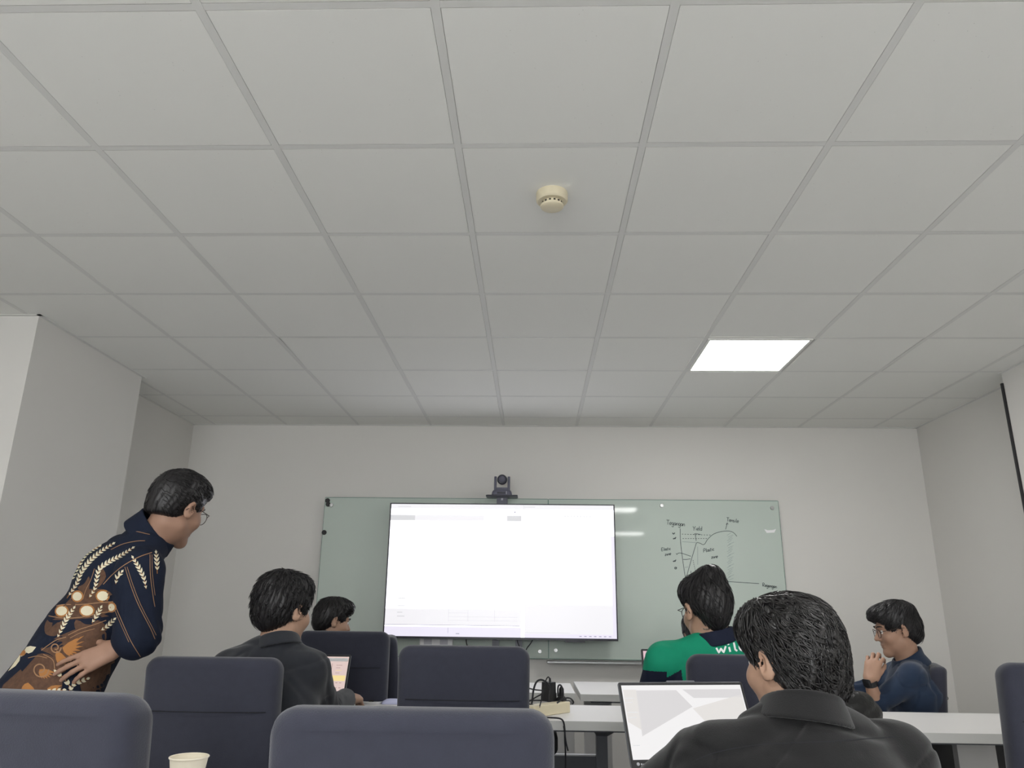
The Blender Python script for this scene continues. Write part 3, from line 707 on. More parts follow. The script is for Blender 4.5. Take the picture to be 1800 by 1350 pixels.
def polygonise(f, h, lo=None, hi=None):
    if lo is None: lo, hi = bounds(f)
    lo = np.asarray(lo, F32); hi = np.asarray(hi, F32); B = 8
    nb = np.ceil((hi-lo)/(h*B)).astype(int)+1
    g = np.stack(np.meshgrid(*[np.arange(n) for n in nb], indexing='ij'), -1).reshape(-1, 3)
    cen = lo+(g*B+B/2-.5).astype(F32)*h
    dc = np.concatenate([f(cen[i:i+2000]) for i in range(0, len(cen), 2000)])
    act = np.abs(dc) < B*h*.87*1.5+.006
    N = nb*B; val = np.repeat(np.repeat(np.repeat(dc.reshape(nb), B, 0), B, 1), B, 2).astype(F32)
    loc = np.stack(np.meshgrid(*[np.arange(B)]*3, indexing='ij'), -1).reshape(-1, 3)
    ga = g[act]; V5 = val.reshape(nb[0], B, nb[1], B, nb[2], B)
    ga = ga[np.lexsort((ga[:, 2], ga[:, 1]//4, ga[:, 0]//4, ga[:, 2]//4))]
    for i in range(0, len(ga), 48):
        gg = ga[i:i+48]; P = (lo+((gg[:, None]*B+loc[None]).reshape(-1, 3)).astype(F32)*h).astype(F32)
        d = f(P).reshape(len(gg), B, B, B)
        V5[gg[:, 0], :, gg[:, 1], :, gg[:, 2], :] = d
    val = V5.reshape(N)
    S = val < 0
    cnt = np.zeros(np.array(N)-1, np.int8)
    offs = [(a, b, c) for a in (0, 1) for b in (0, 1) for c in (0, 1)]
    n0, n1, n2 = np.array(N)-1
    for a, b, c in offs: cnt += S[a:a+n0, b:b+n1, c:c+n2]
    cells = np.argwhere((cnt > 0) & (cnt < 8))
    idx = np.full(cnt.shape, -1, np.int32); idx[tuple(cells.T)] = np.arange(len(cells))
    cv = np.stack([val[cells[:, 0]+a, cells[:, 1]+b, cells[:, 2]+c] for a, b, c in offs], 1)
    acc = np.zeros((len(cells), 3), F32); wn = np.zeros(len(cells), F32); O = np.array(offs)
    for i in range(8):
        for j in range(i+1, 8):
            if np.abs(O[i]-O[j]).sum() != 1: continue
            va, vb = cv[:, i], cv[:, j]; m_ = (va < 0) != (vb < 0)
            t = np.where(m_, va/(va-vb+1e-12), 0)
            acc += np.where(m_[:, None], O[i]+(O[j]-O[i])*t[:, None], 0); wn += m_
    verts = lo+(cells+acc/wn[:, None])*h
    quads = []
    for ax in range(3):
        sl0 = [slice(None)]*3; sl1 = [slice(None)]*3; sl0[ax] = slice(0, -1); sl1[ax] = slice(1, None)
        s0, s1 = S[tuple(sl0)], S[tuple(sl1)]
        e = np.argwhere(s0 != s1)
        u, v = (ax+1) % 3, (ax+2) % 3
        e = e[(e[:, u] > 0) & (e[:, v] > 0) & (e[:, u] < cnt.shape[u]) & (e[:, v] < cnt.shape[v])]
        inside = s0[tuple(e.T)]
        def cid(du, dv):
            q = e.copy(); q[:, u] -= du; q[:, v] -= dv; return idx[tuple(q.T)]
        q = np.stack([cid(1, 1), cid(0, 1), cid(0, 0), cid(1, 0)], 1)
        q[~inside] = q[~inside][:, ::-1]
        quads.append(q)
    q = np.concatenate(quads); q = q[(q >= 0).all(1)]
    return verts.astype(np.float64), q
def relax(v, q, it=1, lam=.5):
    for _ in range(it):
        acc = np.zeros_like(v); n = np.zeros(len(v))
        for a, b in ((0, 1), (1, 2), (2, 3), (3, 0)):
            for c_ in range(3): acc[:, c_] += np.bincount(q[:, a], v[q[:, b], c_], len(v))+np.bincount(q[:, b], v[q[:, a], c_], len(v))
            n += np.bincount(q[:, a], minlength=len(v))+np.bincount(q[:, b], minlength=len(v))
        v = v+(acc/np.maximum(n, 1)[:, None]-v)*lam
    return v
def mesh_obj(name, v, q, mats, parent=None, matfn=None):
    me = bpy.data.meshes.new(name)
    me.vertices.add(len(v)); me.vertices.foreach_set('co', v.astype(F32).ravel())
    me.loops.add(q.size); me.loops.foreach_set('vertex_index', q.ravel().astype(np.int32))
    me.polygons.add(len(q)); me.polygons.foreach_set('loop_start', np.arange(0, q.size, 4, dtype=np.int32)); me.polygons.foreach_set('loop_total', np.full(len(q), 4, np.int32))
    for m_ in (mats if isinstance(mats, (list, tuple)) else [mats]): me.materials.append(m_)
    if matfn is not None:
        me.polygons.foreach_set('material_index', matfn(v[q].mean(1)).astype(np.int32))
    me.polygons.foreach_set('use_smooth', np.ones(len(q), bool))
    me.update(calc_edges=True); me.validate()
    o = bpy.data.objects.new(name, me); COL.objects.link(o)
    if parent is not None: o.parent = parent; o.matrix_parent_inverse = parent.matrix_world.inverted()
    return o
def sculpt(name, f, h, mats, parent=None, matfn=None, smooth=1):
    v, q = polygonise(f, h); v = relax(v, q, smooth)
    return mesh_obj(name, v, q, mats, parent, matfn)
def wob(P, k, seed=0):                  # cheap smooth noise in -1..1
    r = np.random.RandomState(seed); out = 0
    Q = P+.35/k*np.stack([np.sin(P[:, 1]*k*.7+seed), np.sin(P[:, 2]*k*.8+1.3*seed), np.sin(P[:, 0]*k*.75+.7)], 1)
    for i in range(4):
        d = nrm(r.normal(size=3)).astype(F32); out = out+np.sin(Q@d*F32(k*(.7+.35*i))+r.uniform(0, 6.28))
    return (out/4).astype(F32)
def Rz(a): c, s = math.cos(a), math.sin(a); return np.array([[c, -s, 0], [s, c, 0], [0, 0, 1.]])
def Rx(a): c, s = math.cos(a), math.sin(a); return np.array([[1., 0, 0], [0, c, -s], [0, s, c]])
def Ry(a): c, s = math.cos(a), math.sin(a); return np.array([[c, 0, s], [0, 1., 0], [-s, 0, c]])

# ------------------------------------------------------------------ materials of people
def skin_mat(name, c):
    M = mat(name, c, .55, noise=(30, .10), bump=(260, .15, .001))
    return M
M_skinA = skin_mat('skin_warm', (.38, .225, .155)); M_skinB = skin_mat('skin_tan', (.40, .245, .17)); M_skinC = skin_mat('skin_brown', (.31, .18, .125))
M_hair = mat('black_hair', (.010, .009, .010), .42, spec=.5, noise=(160, .5), bump=(260, .25, .002))
M_hairg = mat('glossy_black_hair', (.011, .010, .010), .30, spec=.6, noise=(160, .5), bump=(200, .3, .003))
M_eye = mat('eye_white', (.75, .73, .70), .25); M_iris = mat('iris', (.03, .018, .012), .2)
M_lip = mat('lip', (.33, .14, .11), .5)
M_black = mat('black_shirt_cotton', (.026, .028, .034), .95, spec=.15, sheen=.2, noise=(30, .2), bump=(500, .25, .002))
M_jacket = mat('black_jacket_cotton', (.014, .014, .0145), .95, spec=.15, sheen=.2, noise=(25, .2), bump=(450, .3, .002))
M_navyshirt = mat('navy_shirt_cotton', (.022, .036, .068), .9, spec=.15, sheen=.2, noise=(30, .2), bump=(500, .25, .002))
M_green = mat('green_jersey', (.010, .26, .145), .8, spec=.2, noise=(40, .08), bump=(600, .15, .001))
M_jnavy = mat('navy_jersey', (.014, .018, .036), .85, spec=.2, noise=(40, .1), bump=(600, .15, .001))
M_batik = mat('batik_navy', (.010, .014, .028), .85, spec=.2, noise=(25, .2), bump=(500, .2, .002))
M_trous = mat('dark_trousers', (.02, .02, .024), .9, noise=(40, .2))
M_shoe = mat('shoe_black', (.012, .012, .013), .5)
M_frame = mat('spectacle_frame', (.05, .035, .03), .3, metal=.5)
M_lens = mat('spectacle_lens', (.9, .95, .95), .05, alpha=.12)
M_watch = mat('watch_black', (.012, .012, .014), .4)

# ------------------------------------------------------------------ head, hands
def head_field(Q):
    """Q in head space: face +y, up +z, origin between the ears; metres for a 0.235 m head"""
    d = d_ell(Q, (0, -.014, .034), (.0745, .096, .086))
    d = smin(d, d_ell(Q, (0, .030, -.030), (.0605, .066, .082)), .03)
    for s in (-1, 1):
        d = smin(d, d_cone(Q, (0, .070, -.098), (s*.046, .004, -.062), .017, .020), .025)
        d = smin(d, d_ell(Q, (s*.040, .056, -.026), (.025, .030, .026)), .02)
        d = smin(d, d_cone(Q, (s*.012, .087, .026), (s*.042, .070, .030), .010, .010), .015)
    d = smin(d, d_sph(Q, (0, .078, -.100), .016), .02)
    d = smin(d, d_cone(Q, (0, .086, .014), (0, .111, -.026), .0075, .0105), .012)
    for s in (-1, 1): d = smin(d, d_sph(Q, (s*.0115, .098, -.030), .0080), .008)
    for s in (-1, 1): d = smax(d, -d_sph(Q, (s*.031, .101, .004), .0165), .014)
    for s in (-1, 1): d = smin(d, d_sph(Q, (s*.031, .0755, .004), .0125), .004)
    d = smin(d, d_ell(Q, (0, .089, -.058), (.022, .010, .0055)), .006)
    d = smin(d, d_ell(Q, (0, .087, -.069), (.020, .010, .0065)), .006)
    d = smax(d, -d_ell(Q, (0, .102, -.0635), (.022, .009, .0016)), .003)
    for s in (-1, 1):
        M = Rz(s*-.45)@Rx(-.15)
        ear = d_ell(Q, (s*.0815, -.012, -.004), (.0075, .0185, .0325), M)
        ear = smax(ear, -d_ell(Q, (s*.0895, -.006, .000), (.0085, .0095, .0195), M), .004)
        ear = smin(ear, d_sph(Q, (s*.0755, -.002, -.028), .0085), .008)
        d = smin(d, ear, .006)
    return d
def hand_parts(wrist, M, curls, spread=.1, thumb=(.5, .4), side=1, s=1.0):
    """M columns: x towards thumb, y along fingers, z out of the back of the hand. returns cones"""
    w = np.array(wrist, float); T = lambda p: w+M@(np.array(p)*s)
    out = []
    bases = [(.028, .088, .000), (.0095, .094, .003), (-.0095, .090, .002), (-.027, .080, -.002)]
    segs = [(.042, .025, .021), (.047, .029, .022), (.043, .027, .021), (.034, .020, .019)]
    for k in range(4):
        b = np.array(bases[k])
        out.append((T((b[0]*.55, .012, 0)), T(b), .0150*s, .0108*s, .014))
        ang = 0; p = b; fan = spread*(1.5-k)/1.5
        for j, L in enumerate(segs[k]):
            ang += curls[k][j] if hasattr(curls[k], '__len__') else curls[k]*(1.0, 1.15, .8)[j]
            dirv = np.array([math.sin(fan)*math.cos(ang), math.cos(fan)*math.cos(ang), -math.sin(ang)])
            q = p+dirv*L
            r = (.0092, .0082, .0074, .0066)
            kk = .92 if k == 3 else 1
            out.append((T(p), T(q), r[j]*s*kk, r[j+1]*s*kk, .004)); p = q
    out.append((T((-.012, .02, -.004)), T((-.012, .07, -.004)), .017*s, .015*s, .012))
    b = np.array((.022, .022, -.006)); a1, a2 = thumb
    out.append((T((.008, .008, -.003)), T(b), .015*s, .014*s, .012))
    d1 = np.array([math.sin(a1)*.85, math.cos(a1), -.45*math.sin(a1)]); d1 /= np.linalg.norm(d1)
    p1 = b+d1*.042; out.append((T(b), T(p1), .0140*s, .0105*s, .010))
    d2 = np.array([math.sin(a1-a2)*.8, math.cos(a1-a2), -.5]); d2 /= np.linalg.norm(d2)
    p2 = p1+d2*.030; out.append((T(p1), T(p2), .0100*s, .0092*s, .004))
    p3 = p2+nrm(d2+np.array([-.2, 0, -.1]))*.022; out.append((T(p2), T(p3), .0092*s, .0072*s, .004))
    return out
def hand_frame(along, back, side):
    y = nrm(along); z = np.array(back, float); z = nrm(z-y*np.dot(z, y)); x = np.cross(y, z)*side
    return np.stack([x, y, z], 1)

# ------------------------------------------------------------------ hair
def hair_base(Q, style):
    st = style
    g = st.get('grow', .012)
    d = d_ell(Q, (0, -.016, .040), (.0745+g, .096+g, .086+g))
    d = smin(d, d_ell(Q, (0, -.060, -.012), (st.get('napew', .062)+g*.6, .046+g*.7, .070)), .03)
    for c, r in st.get('lumps', ()): d = smin(d, d_ell(Q, c, r), st.get('lk', .03))
    # open the face, the ears and the nape
    hl = st.get('hairline', .072)
    d = smax(d, -d_ell(Q, (0, .112, hl-.105), (.078, .075, .108)), .012)
    for s in (-1, 1):
        d = smax(d, -d_ell(Q, (s*.098, .012, -.020), (.036, st.get('earcut', .036), .040)), .012)
    d = smax(d, st.get('nape', -.075)-Q[:, 2]+.15*np.maximum(0, Q[:, 1]+.03), .012)
    for c, r in st.get('late', ()): d = smin(d, d_ell(Q, c, r), .018)
    for c, r in st.get('cut', ()): d = smax(d, -d_ell(Q, c, r), .015)
    am = st.get('amp', .003); kf = st.get('freq', 90)
    # ripples that run along the growth direction
    q = Q-A(0, -.035, .10); az = np.arctan2(q[:, 0], q[:, 1]+1e-6)
    d = d+am*(.55*wob(Q, kf, 3)+.45*np.sin(az*st.get('clumps', 26)+3*wob(Q, 40, 5)+Q[:, 2]*60).astype(F32))
    return d
def make_hair(c, M, s, style, parent, h=.0035, m_=None, seed=1):
    f = Field(); Mf = M.astype(F32); cc = A(*c)
    f.add(lambda P: hair_base(((P-cc)@Mf)/s, style)*s, np.array(c)+M@np.array([0, -.01, .03])*s, .165*s, .01)
    v, q = polygonise(f, h); v = relax(v, q, 1, .4)
    o = mesh_obj('hair', v, q, m_ or M_hair, parent)
    # loose strands following the same surface
    r = np.random.RandomState(seed); n = style.get('strands', 500)
    vl = ((v-np.array(c))@M)/s
    ok = np.where(vl[:, 2] > style.get('smin', -.04))[0]
    st = vl[r.choice(ok, n)].astype(F32); hb = lambda Q: hair_base(Q, dict(style, amp=0))
    def grad(Q):
        e = .002; g = np.stack([hb(Q+A(*(e*np.eye(3)[k])))-hb(Q-A(*(e*np.eye(3)[k]))) for k in range(3)], 1)
        return g/(np.linalg.norm(g, axis=1)[:, None]+1e-9)
    L = style.get('slen', .05); steps = 7; cr = A(*style.get('crown', (0, -.045, .13)))
    path = [st.copy()]; P = st.copy(); jit = r.normal(size=(n, 3)).astype(F32); curl = style.get('curl', .25); ph = r.uniform(0, 6.28, n)
    lift = r.uniform(.0005, style.get('lift', .004), n)
    ln = L*r.uniform(.5, 1.2, n)
    wf = style.get('wave', .7)
    for k in range(steps):
        g = grad(P); t = (P-cr)*A(1, 1, .6)+A(*style.get('comb', (0, 0, -.04)))
        t = t/(np.linalg.norm(t, axis=1)[:, None]+1e-6)+jit*style.get('jit', .22)+curl*np.stack([np.sin(ph+k*wf), np.cos(ph*1.7+k*wf*.9), np.sin(ph*.6+k*wf*1.1)], 1)
        t = t-g*(t*g).sum(1)[:, None]; t = t/(np.linalg.norm(t, axis=1)[:, None]+1e-6)
        P = P+t*(ln/steps)[:, None].astype(F32)
        dd = hb(P); P = P-g*(dd-lift*(k+1)/steps)[:, None]
        path.append(P.astype(F32))
    path = np.stack(path, 1)@M.T*s+np.array(c)
    mb_v = []; mb_f = []; wd = style.get('sw', .0016)*s
    tang = np.gradient(path, axis=1); tang /= np.linalg.norm(tang, axis=2)[:, :, None]+1e-9
    ref = np.cross(tang, r.normal(size=(n, 1, 3))); ref /= np.linalg.norm(ref, axis=2)[:, :, None]+1e-9; ref2 = np.cross(tang, ref)
    K = steps+1; prof = np.sin(np.linspace(.35, 1, K)*math.pi*.98)[None, :, None]*wd+.0002
    rings = np.stack([path+prof*(math.cos(a)*ref+math.sin(a)*ref2) for a in (0, 2.094, 4.189)], 2)   # n,K,3,3
    V = rings.reshape(-1, 3); base = (np.arange(n)*K*3)[:, None, None]
    k_, i_ = np.meshgrid(np.arange(K-1), np.arange(3), indexing='ij')
    a = k_*3+i_; b = k_*3+(i_+1) % 3
    qd = np.stack([a, b, b+3, a+3], -1).reshape(1, -1, 4)+np.arange(n)[:, None, None]*K*3
    so = mesh_obj('hair_strands', V, qd.reshape(-1, 4), m_ or M_hair, o); so['kind'] = 'stuff'
    return o

# ------------------------------------------------------------------ spectacles
def spectacles(c, M, s, parent, rim=.020, m_=None):
    m_ = m_ or M_frame
    T = lambda p: np.array(c)+M@(np.array(p)*s)
    g = MB()
    for sd_ in (-1, 1):
        g.tube([T((sd_*.0325+rim*1.12*math.cos(a), .104-.006*abs(math.cos(a)), .000+rim*math.sin(a))) for a in np.linspace(0, 2*math.pi, 25)[:-1]], .0013*s, 6, closed=True)
        g.tube([T(p) for p in ((sd_*.056, .098, .006), (sd_*.076, .085, .010), (sd_*.083, .02, .012), (sd_*.084, -.012, .008), (sd_*.083, -.03, -.012))], .0013*s, 6)
    g.tube([T(p) for p in ((-.011, .107, .004), (0, .110, .007), (.011, .107, .004))], .0012*s, 6)
    o = g.build('spectacles', m_, None, True); o.parent = parent
    l = MB()
    for sd_ in (-1, 1):
        l.add([T((sd_*.0325+rim*1.1*math.cos(a), .103-.006*abs(math.cos(a)), rim*math.sin(a))) for a in np.linspace(0, 2*math.pi, 25)[:-1]], [tuple(range(24))])
    l.build('lens', M_lens, o)
    return o

# ------------------------------------------------------------------ a person from joints
def person(label, J, head_c, head_M, hs, shirt, hair, skin=M_skinA, h=.004, hh=None, hands=None, seat=True, extra=None, legs=None, sleeve=(1.0, 1.0), collar=None, matfn=None, fold=.0035, girth=1.0, blend=.05, shirt_extra=None, group='people in the meeting room'):
    """J: pelvis, waist, chest, neck (base), shL, shR, elL, elR, wrL, wrR in room coordinates"""
    J = {k: np.array(v, float) for k, v in J.items()}
    side = nrm(J['shR']-J['shL'])
    hM = head_M.astype(F32); hc = A(*head_c)
    body = Field()
    body.add(lambda P: head_field(((P-hc)@hM)/hs)*hs, np.array(head_c), .150*hs, .01)
    nt_ = np.array(head_c)+head_M@np.array([0, -.022, -.055])*hs
    body.cone(nt_, J['neck']-np.array([0, 0, .02]), .050*hs, .052*hs, .03)
    body.cone(np.array(head_c)+head_M@np.array([0, .01, -.075])*hs, J['neck']+np.array([0, 0, -.03]), .040*hs, .046*hs, .025)
    G = girth
    body.ecap(J['pelvis'], J['waist'], side, (.145*G, .10*G), (.13*G, .09*G)); body.ecap(J['waist'], J['chest'], side, (.13*G, .09*G), (.15*G, .10*G))
    body.ecap(J['chest'], J['neck']-nrm(J['neck']-J['chest'])*.05, side, (.15*G, .10*G), (.09*G, .065*G))
    for s in 'LR':
        body.cone(J['neck']-np.array([0, 0, .04]), J['sh'+s]-np.array([0, 0, .008]), .030, .038, .03)
        body.cone(J['sh'+s], J['el'+s], .042, .035, .03); body.cone(J['el'+s], J['wr'+s], .037, .025, .02)
        hd_ = (hands or {}).get(s)
        if hd_ is None:
            along = nrm(J['wr'+s]-J['el'+s]); hd_ = dict(M=hand_frame(along, (0, 0, 1), 1 if s == 'L' else -1), curls=[.35]*4)
        for a, b, r1, r2, k in hand_parts(J['wr'+s], hd_['M'], hd_['curls'], hd_.get('spread', .1), hd_.get('thumb', (.5, .4)), s=hd_.get('s', hs)):
            body.cone(a, b, r1, r2, k)
    p = sculpt('person', body, hh or h, skin, None, None, 2)
    tag(p, label, 'person', group)
    T = lambda q: np.array(head_c)+head_M@(np.array(q)*hs)
    for s in (-1, 1):
        e = MB().lathe([(.0118*hs*math.sin(t), -.0118*hs*math.cos(t)) for t in np.linspace(.05, math.pi-.05, 10)], n=16).build('eye', M_eye, p, 'all', loc=tuple(T((s*.031, .0778, .004))))
        ir = MB().lathe([(.0058*hs, .0112*hs), (.0056*hs, .0116*hs), (.0, .0121*hs)], n=16, cap1=False).build('iris', M_iris, e, 'all')
        e.rotation_euler = Matrix((head_M@Rx(-math.pi/2)).tolist()).to_euler()
        b_ = MB().tube([T((s*x, y, z)) for x, y, z in ((.012, .098, .0265), (.026, .0965, .033), (.040, .087, .0325), (.050, .073, .027))], [.0022*hs, .0036*hs, .003*hs, .0012*hs], 6).build('eyebrow', M_hair, p, True)
    if hair: make_hair(head_c, head_M, hs, hair, p, h=hair.get('h', h), m_=hair.get('mat', M_hair), seed=hair.get('seed', 1))
    # clothing
    m_sh = shirt
    sf = Field(); o_ = .012
    sf.ecap(J['pelvis']-np.array([0, 0, .02]), J['waist'], side, (.160*G, .118*G), (.152*G, .112*G), .05); sf.ecap(J['waist'], J['chest'], side, (.152*G, .112*G), (.172*G, .122*G), .05)
    ntop = J['neck']-nrm(J['neck']-J['chest'])*.060
    sf.ecap(J['chest'], ntop, side, (.172*G, .122*G), (.10*G, .078*G), .06)
    for s in 'LR':
        sf.cone(J['neck']-np.array([0, 0, .020]), J['sh'+s], .047, .057, blend)
        sf.cone(J['sh'+s], J['el'+s], .064*sleeve[0], .054*sleeve[0], .035)
        if sleeve[1] > 0:
            e2 = J['el'+s]+(J['wr'+s]-J['el'+s])*min(sleeve[1], .97)
            sf.cone(J['el'+s], e2, .052*sleeve[0], .040*sleeve[0]+.003, .02)
    if shirt_extra: shirt_extra(sf, J)
    el = [J['elL'], J['elR']]
    def folds(P, d):
        am = fold
        n1 = wob(P, 28, 11); n2 = wob(P*A(1, 1, 1.7), 55, 12)
        d = d+am*(.9*n1*np.abs(n1)+.45*np.maximum(0, n2)**2*2-.2)
        r1 = wob(P*A(1, 1, .6), 20, 21); r2 = wob(P*A(.7, .7, 1.3), 33, 23)
        d = d+am*(1.3*np.exp(-(r1/.10)**2)+.9*np.exp(-(r2/.09)**2)*(n1 > -.3))
        for e in el:
            w = np.exp(-np.sum((P-A(*e))**2, axis=1)/(.085**2)); d = d+w*.004*np.sin(np.linalg.norm(P-A(*(e+np.array([.05, .08, .1]))), axis=1)*170)
        # open the neck
        ax = nrm(nt_-J['neck']); t = (P-A(*J['neck']))@A(*ax); rad = np.linalg.norm(P-A(*J['neck'])-t[:, None]*A(*ax), axis=1)
        return smax(d, -np.maximum(rad-.054*hs, -(t+.012)), .006)
    sf.post.append(folds)
    so = sculpt('shirt', sf, h, m_sh, p, matfn, 1)
    if collar:
        cf = Field(); ax = nrm(nrm(nt_-J['neck'])*.75+np.array(collar.get('tilt', (0, 0, .3)))); c0 = J['neck']+np.array(collar.get('off', (0, 0, 0))); R_, Hh, th_, fl = collar.get('r', .064), collar.get('h', .040), collar.get('t', .0045), collar.get('flare', .20)
        fwd = nrm(np.cross(np.array([0, 0, 1.]), side))
        def cfn(P):
            Q = P-A(*c0); t = Q@A(*ax); r_ = Q-t[:, None]*A(*ax)
            fr_ = r_@A(*fwd)
            rad = np.sqrt((r_@A(*side))**2+(fr_/1.08)**2)
            topz = Hh*(1-.35*np.clip(fr_/R_, -1, 1))
            shell = np.abs(rad-(R_+fl*(.03-t)*np.where(t < .03, 1, .2)))-th_*(1+.15*wob(P, 60, 2))
            return smax(shell, np.maximum(t-topz, -collar.get('low', .016)-t), .006)
        cf.add(cfn, c0, R_+.06, .01)
        sculpt('collar', cf, min(h, .0035), collar.get('m', m_sh if not isinstance(m_sh, (list, tuple)) else m_sh[-1]), so, None, 1)
    # trousers and shoes
    tf = Field()
    for s, sg in (('L', -1), ('R', 1)):
        hip = J['pelvis']+side*sg*.085
        kn, an = J['kn'+s], J['an'+s]
        tf.cone(hip, kn, .088*G, .066, .05); tf.cone(kn, an, .062, .052, .03)
    tf.ecap(J['pelvis']-np.array([0, 0, .03]), J['pelvis']+np.array([0, 0, .04]), side, (.150*G, .11*G), (.145*G, .105*G), .05)
    sculpt('trousers', tf, .009, M_trous, p, None, 2)
    for s in 'LR':
        an = J['an'+s]; fw = nrm(np.cross(np.array([0, 0, 1.]), side)); ff = Field()
        toe = an+fw*.15; toe[2] = .035; heel = an-fw*.04; heel[2] = .045
        ff.cone(heel, toe, .042, .034, .02); ff.cone(an, heel, .045, .04, .03)
        ff.post.append(lambda P, d: np.maximum(d, .002-P[:, 2]))
        sculpt('shoe', ff, .008, M_shoe, p, None, 1)
    return p, so, J
def seated(X, Y, yaw, neck, head, head_yaw=0, head_pitch=0, head_roll=0, seat_z=.50, pelvis=None, sh=.185, droop=.075, elL=None, elR=None, wrL=None, wrR=None, fwd=.0):
    """joint set for somebody on a chair at X, Y looking along yaw; neck and head are room positions"""
    D = Rz(yaw); L = lambda p: np.array([X, Y, 0])+D@np.array(p)
    neck = np.array(neck, float); pel = np.array(pelvis) if pelvis is not None else L((0, 0, seat_z+.06))
    J = dict(pelvis=pel, neck=neck)
    J['waist'] = pel+(neck-pel)*.36+D@np.array([0, -.015, 0]); J['chest'] = pel+(neck-pel)*.70+D@np.array([0, -.012, 0])
    sd_ = D@np.array([1., 0, 0])
    J['shL'] = neck-sd_*sh+D@np.array([0, .015, -droop]); J['shR'] = neck+sd_*sh+D@np.array([0, .015, -droop])
    J['elL'] = np.array(elL) if elL is not None else J['shL']+D@np.array([-.06, .12, -.24])
    J['elR'] = np.array(elR) if elR is not None else J['shR']+D@np.array([.06, .12, -.24])
    J['wrL'] = np.array(wrL) if wrL is not None else J['elL']+D@np.array([.08, .22, .02])
    J['wrR'] = np.array(wrR) if wrR is not None else J['elR']+D@np.array([-.08, .22, .02])
    for s, sg in (('L', -1), ('R', 1)):
        J['kn'+s] = pel+D@np.array([sg*.13, .43, -.05]); J['an'+s] = J['kn'+s]+D@np.array([0, -.02, 0]); J['an'+s][2] = .085
    hM = Rz(yaw+head_yaw)@Rx(head_pitch)@Ry(head_roll)
    return J, np.array(head, float), hM

# ------------------------------------------------------------------ prints and seams laid on a garment along the camera's line of sight to it
def drape_tool(o):
    me = o.data
    n = len(me.vertices); co = np.empty(n*3, F32); me.vertices.foreach_get('co', co)
    bv = BVHTree.FromPolygons([Vector(c) for c in co.reshape(-1, 3)], [tuple(p.vertices) for p in me.polygons])
    O = Vector(CAMPOS)
    def hit(x, y, off):
        h_, nn, _, _ = bv.ray_cast(O, Vector(ray(x, y)).normalized())
        return None if h_ is None or nn is None else np.array(h_+nn*off)
    return hit
def drape_poly(mb, hit, pts, off=.0012, rings=3):
    c = np.mean(pts, axis=0); n = len(pts); R_ = []
    for k in range(rings, 0, -1):
        for p in pts: R_.append(c+(np.array(p)-c)*k/rings)
    R_.append(c)
    H_ = [hit(x, y, off) for x, y in R_]
    if H_[-1] is None: return
    ref = H_[-1]; L = len(R_)
    H_ = [h_ if h_ is not None and np.linalg.norm(h_-ref) < .12 else None for h_ in H_]
    fs = []
    for k in range(rings-1):
        for i in range(n):
            j = (i+1) % n; f = (k*n+i, k*n+j, (k+1)*n+j, (k+1)*n+i)
            if all(H_[q] is not None for q in f): fs.append(f)
    b = (rings-1)*n
    for i in range(n):
        f = (b+i, b+(i+1) % n, L-1)
        if all(H_[q] is not None for q in f): fs.append(f)
    if fs: mb.add([h_ if h_ is not None else ref for h_ in H_], fs)
def drape_line(mb, hit, pts, wd, off=.0012, n=5, smooth=True):
    P = bez(pts, n) if smooth and len(pts) > 2 else [np.array(a, float)+(np.array(b, float)-np.array(a, float))*t for a, b in zip(pts[:-1], pts[1:]) for t in np.linspace(0, 1, n+1)]
    P = [p for k, p in enumerate(P) if k == 0 or np.linalg.norm(p-P[k-1]) > 1e-6]
    prev = None
    for k in range(len(P)):
        t = P[min(k+1, len(P)-1)]-P[max(k-1, 0)]; t = t/(np.linalg.norm(t)+1e-9); nn = np.array([-t[1], t[0]])*wd/2
        a, b = hit(*(P[k]+nn), off), hit(*(P[k]-nn), off)
        cur = (a, b) if a is not None and b is not None else None
        if cur and prev and np.linalg.norm(cur[0]-prev[0]) < .05 and np.linalg.norm(cur[1]-prev[1]) < .05: mb.add([prev[0], prev[1], cur[1], cur[0]], [(0, 1, 2, 3)])
        prev = cur
# ------------------------------------------------------------------ the people
# the man in the batik shirt, standing and leaning forward
yawA = -.80; DA = Rz(yawA); YA = 2.62
neckA = at(266, 938, YA)
JA = dict(pelvis=at(85, 1240, YA), waist=at(146, 1120, YA), chest=at(207, 1018, YA), neck=neckA)
sdA = DA@np.array([1., 0, 0])
JA['shR'] = at(247, 1006, YA-.13); JA['shL'] = at(216, 972, YA+.15)
JA['elR'] = at(244, 1114, YA-.10); JA['wrR'] = at(196, 1095, YA+.14); JA['elL'] = at(240, 1095, YA+.20); JA['wrL'] = at(203, 1140, YA-.135)
for s, sg in (('L', -1), ('R', 1)):
    k = JA['pelvis']+sdA*sg*.10; JA['kn'+s] = np.array([k[0]+.03, k[1]+.02, .50]); JA['an'+s] = np.array([k[0]-.03, k[1], .09])
hA = at(310, 894, YA+.01); hMA = Rz(-.36)@Rx(-.26)@Ry(.10)
along = nrm(at(140, 1168, YA-.165)-JA['wrL'])
handA = dict(M=hand_frame(along, (-.10, -1, .15), 1), curls=[(.10, .22, .2), (.12, .25, .2), (.15, .3, .2), (.2, .35, .25)], spread=.12, thumb=(1.0, .1), s=.98)
hairA = dict(grow=.009, lumps=(((0, .02, .100), (.064, .078, .042)), ((0, .058, .085), (.060, .042, .034))), hairline=.082, nape=-.050, amp=.0025, strands=700, slen=.035, lift=.003, comb=(0, .10, 0), crown=(0, -.07, .10), earcut=.045, seed=4, napew=.054)
def extraA(sf, J):                      # the loose hem of an untucked shirt and the wide right sleeve
    sf.ecap(at(148, 1120, YA), at(40, 1290, YA), sdA, (.160, .120), (.185, .165), .06)
    sf.cone(J['shR'], at(240, 1118, YA-.12), .066, .072, .03)
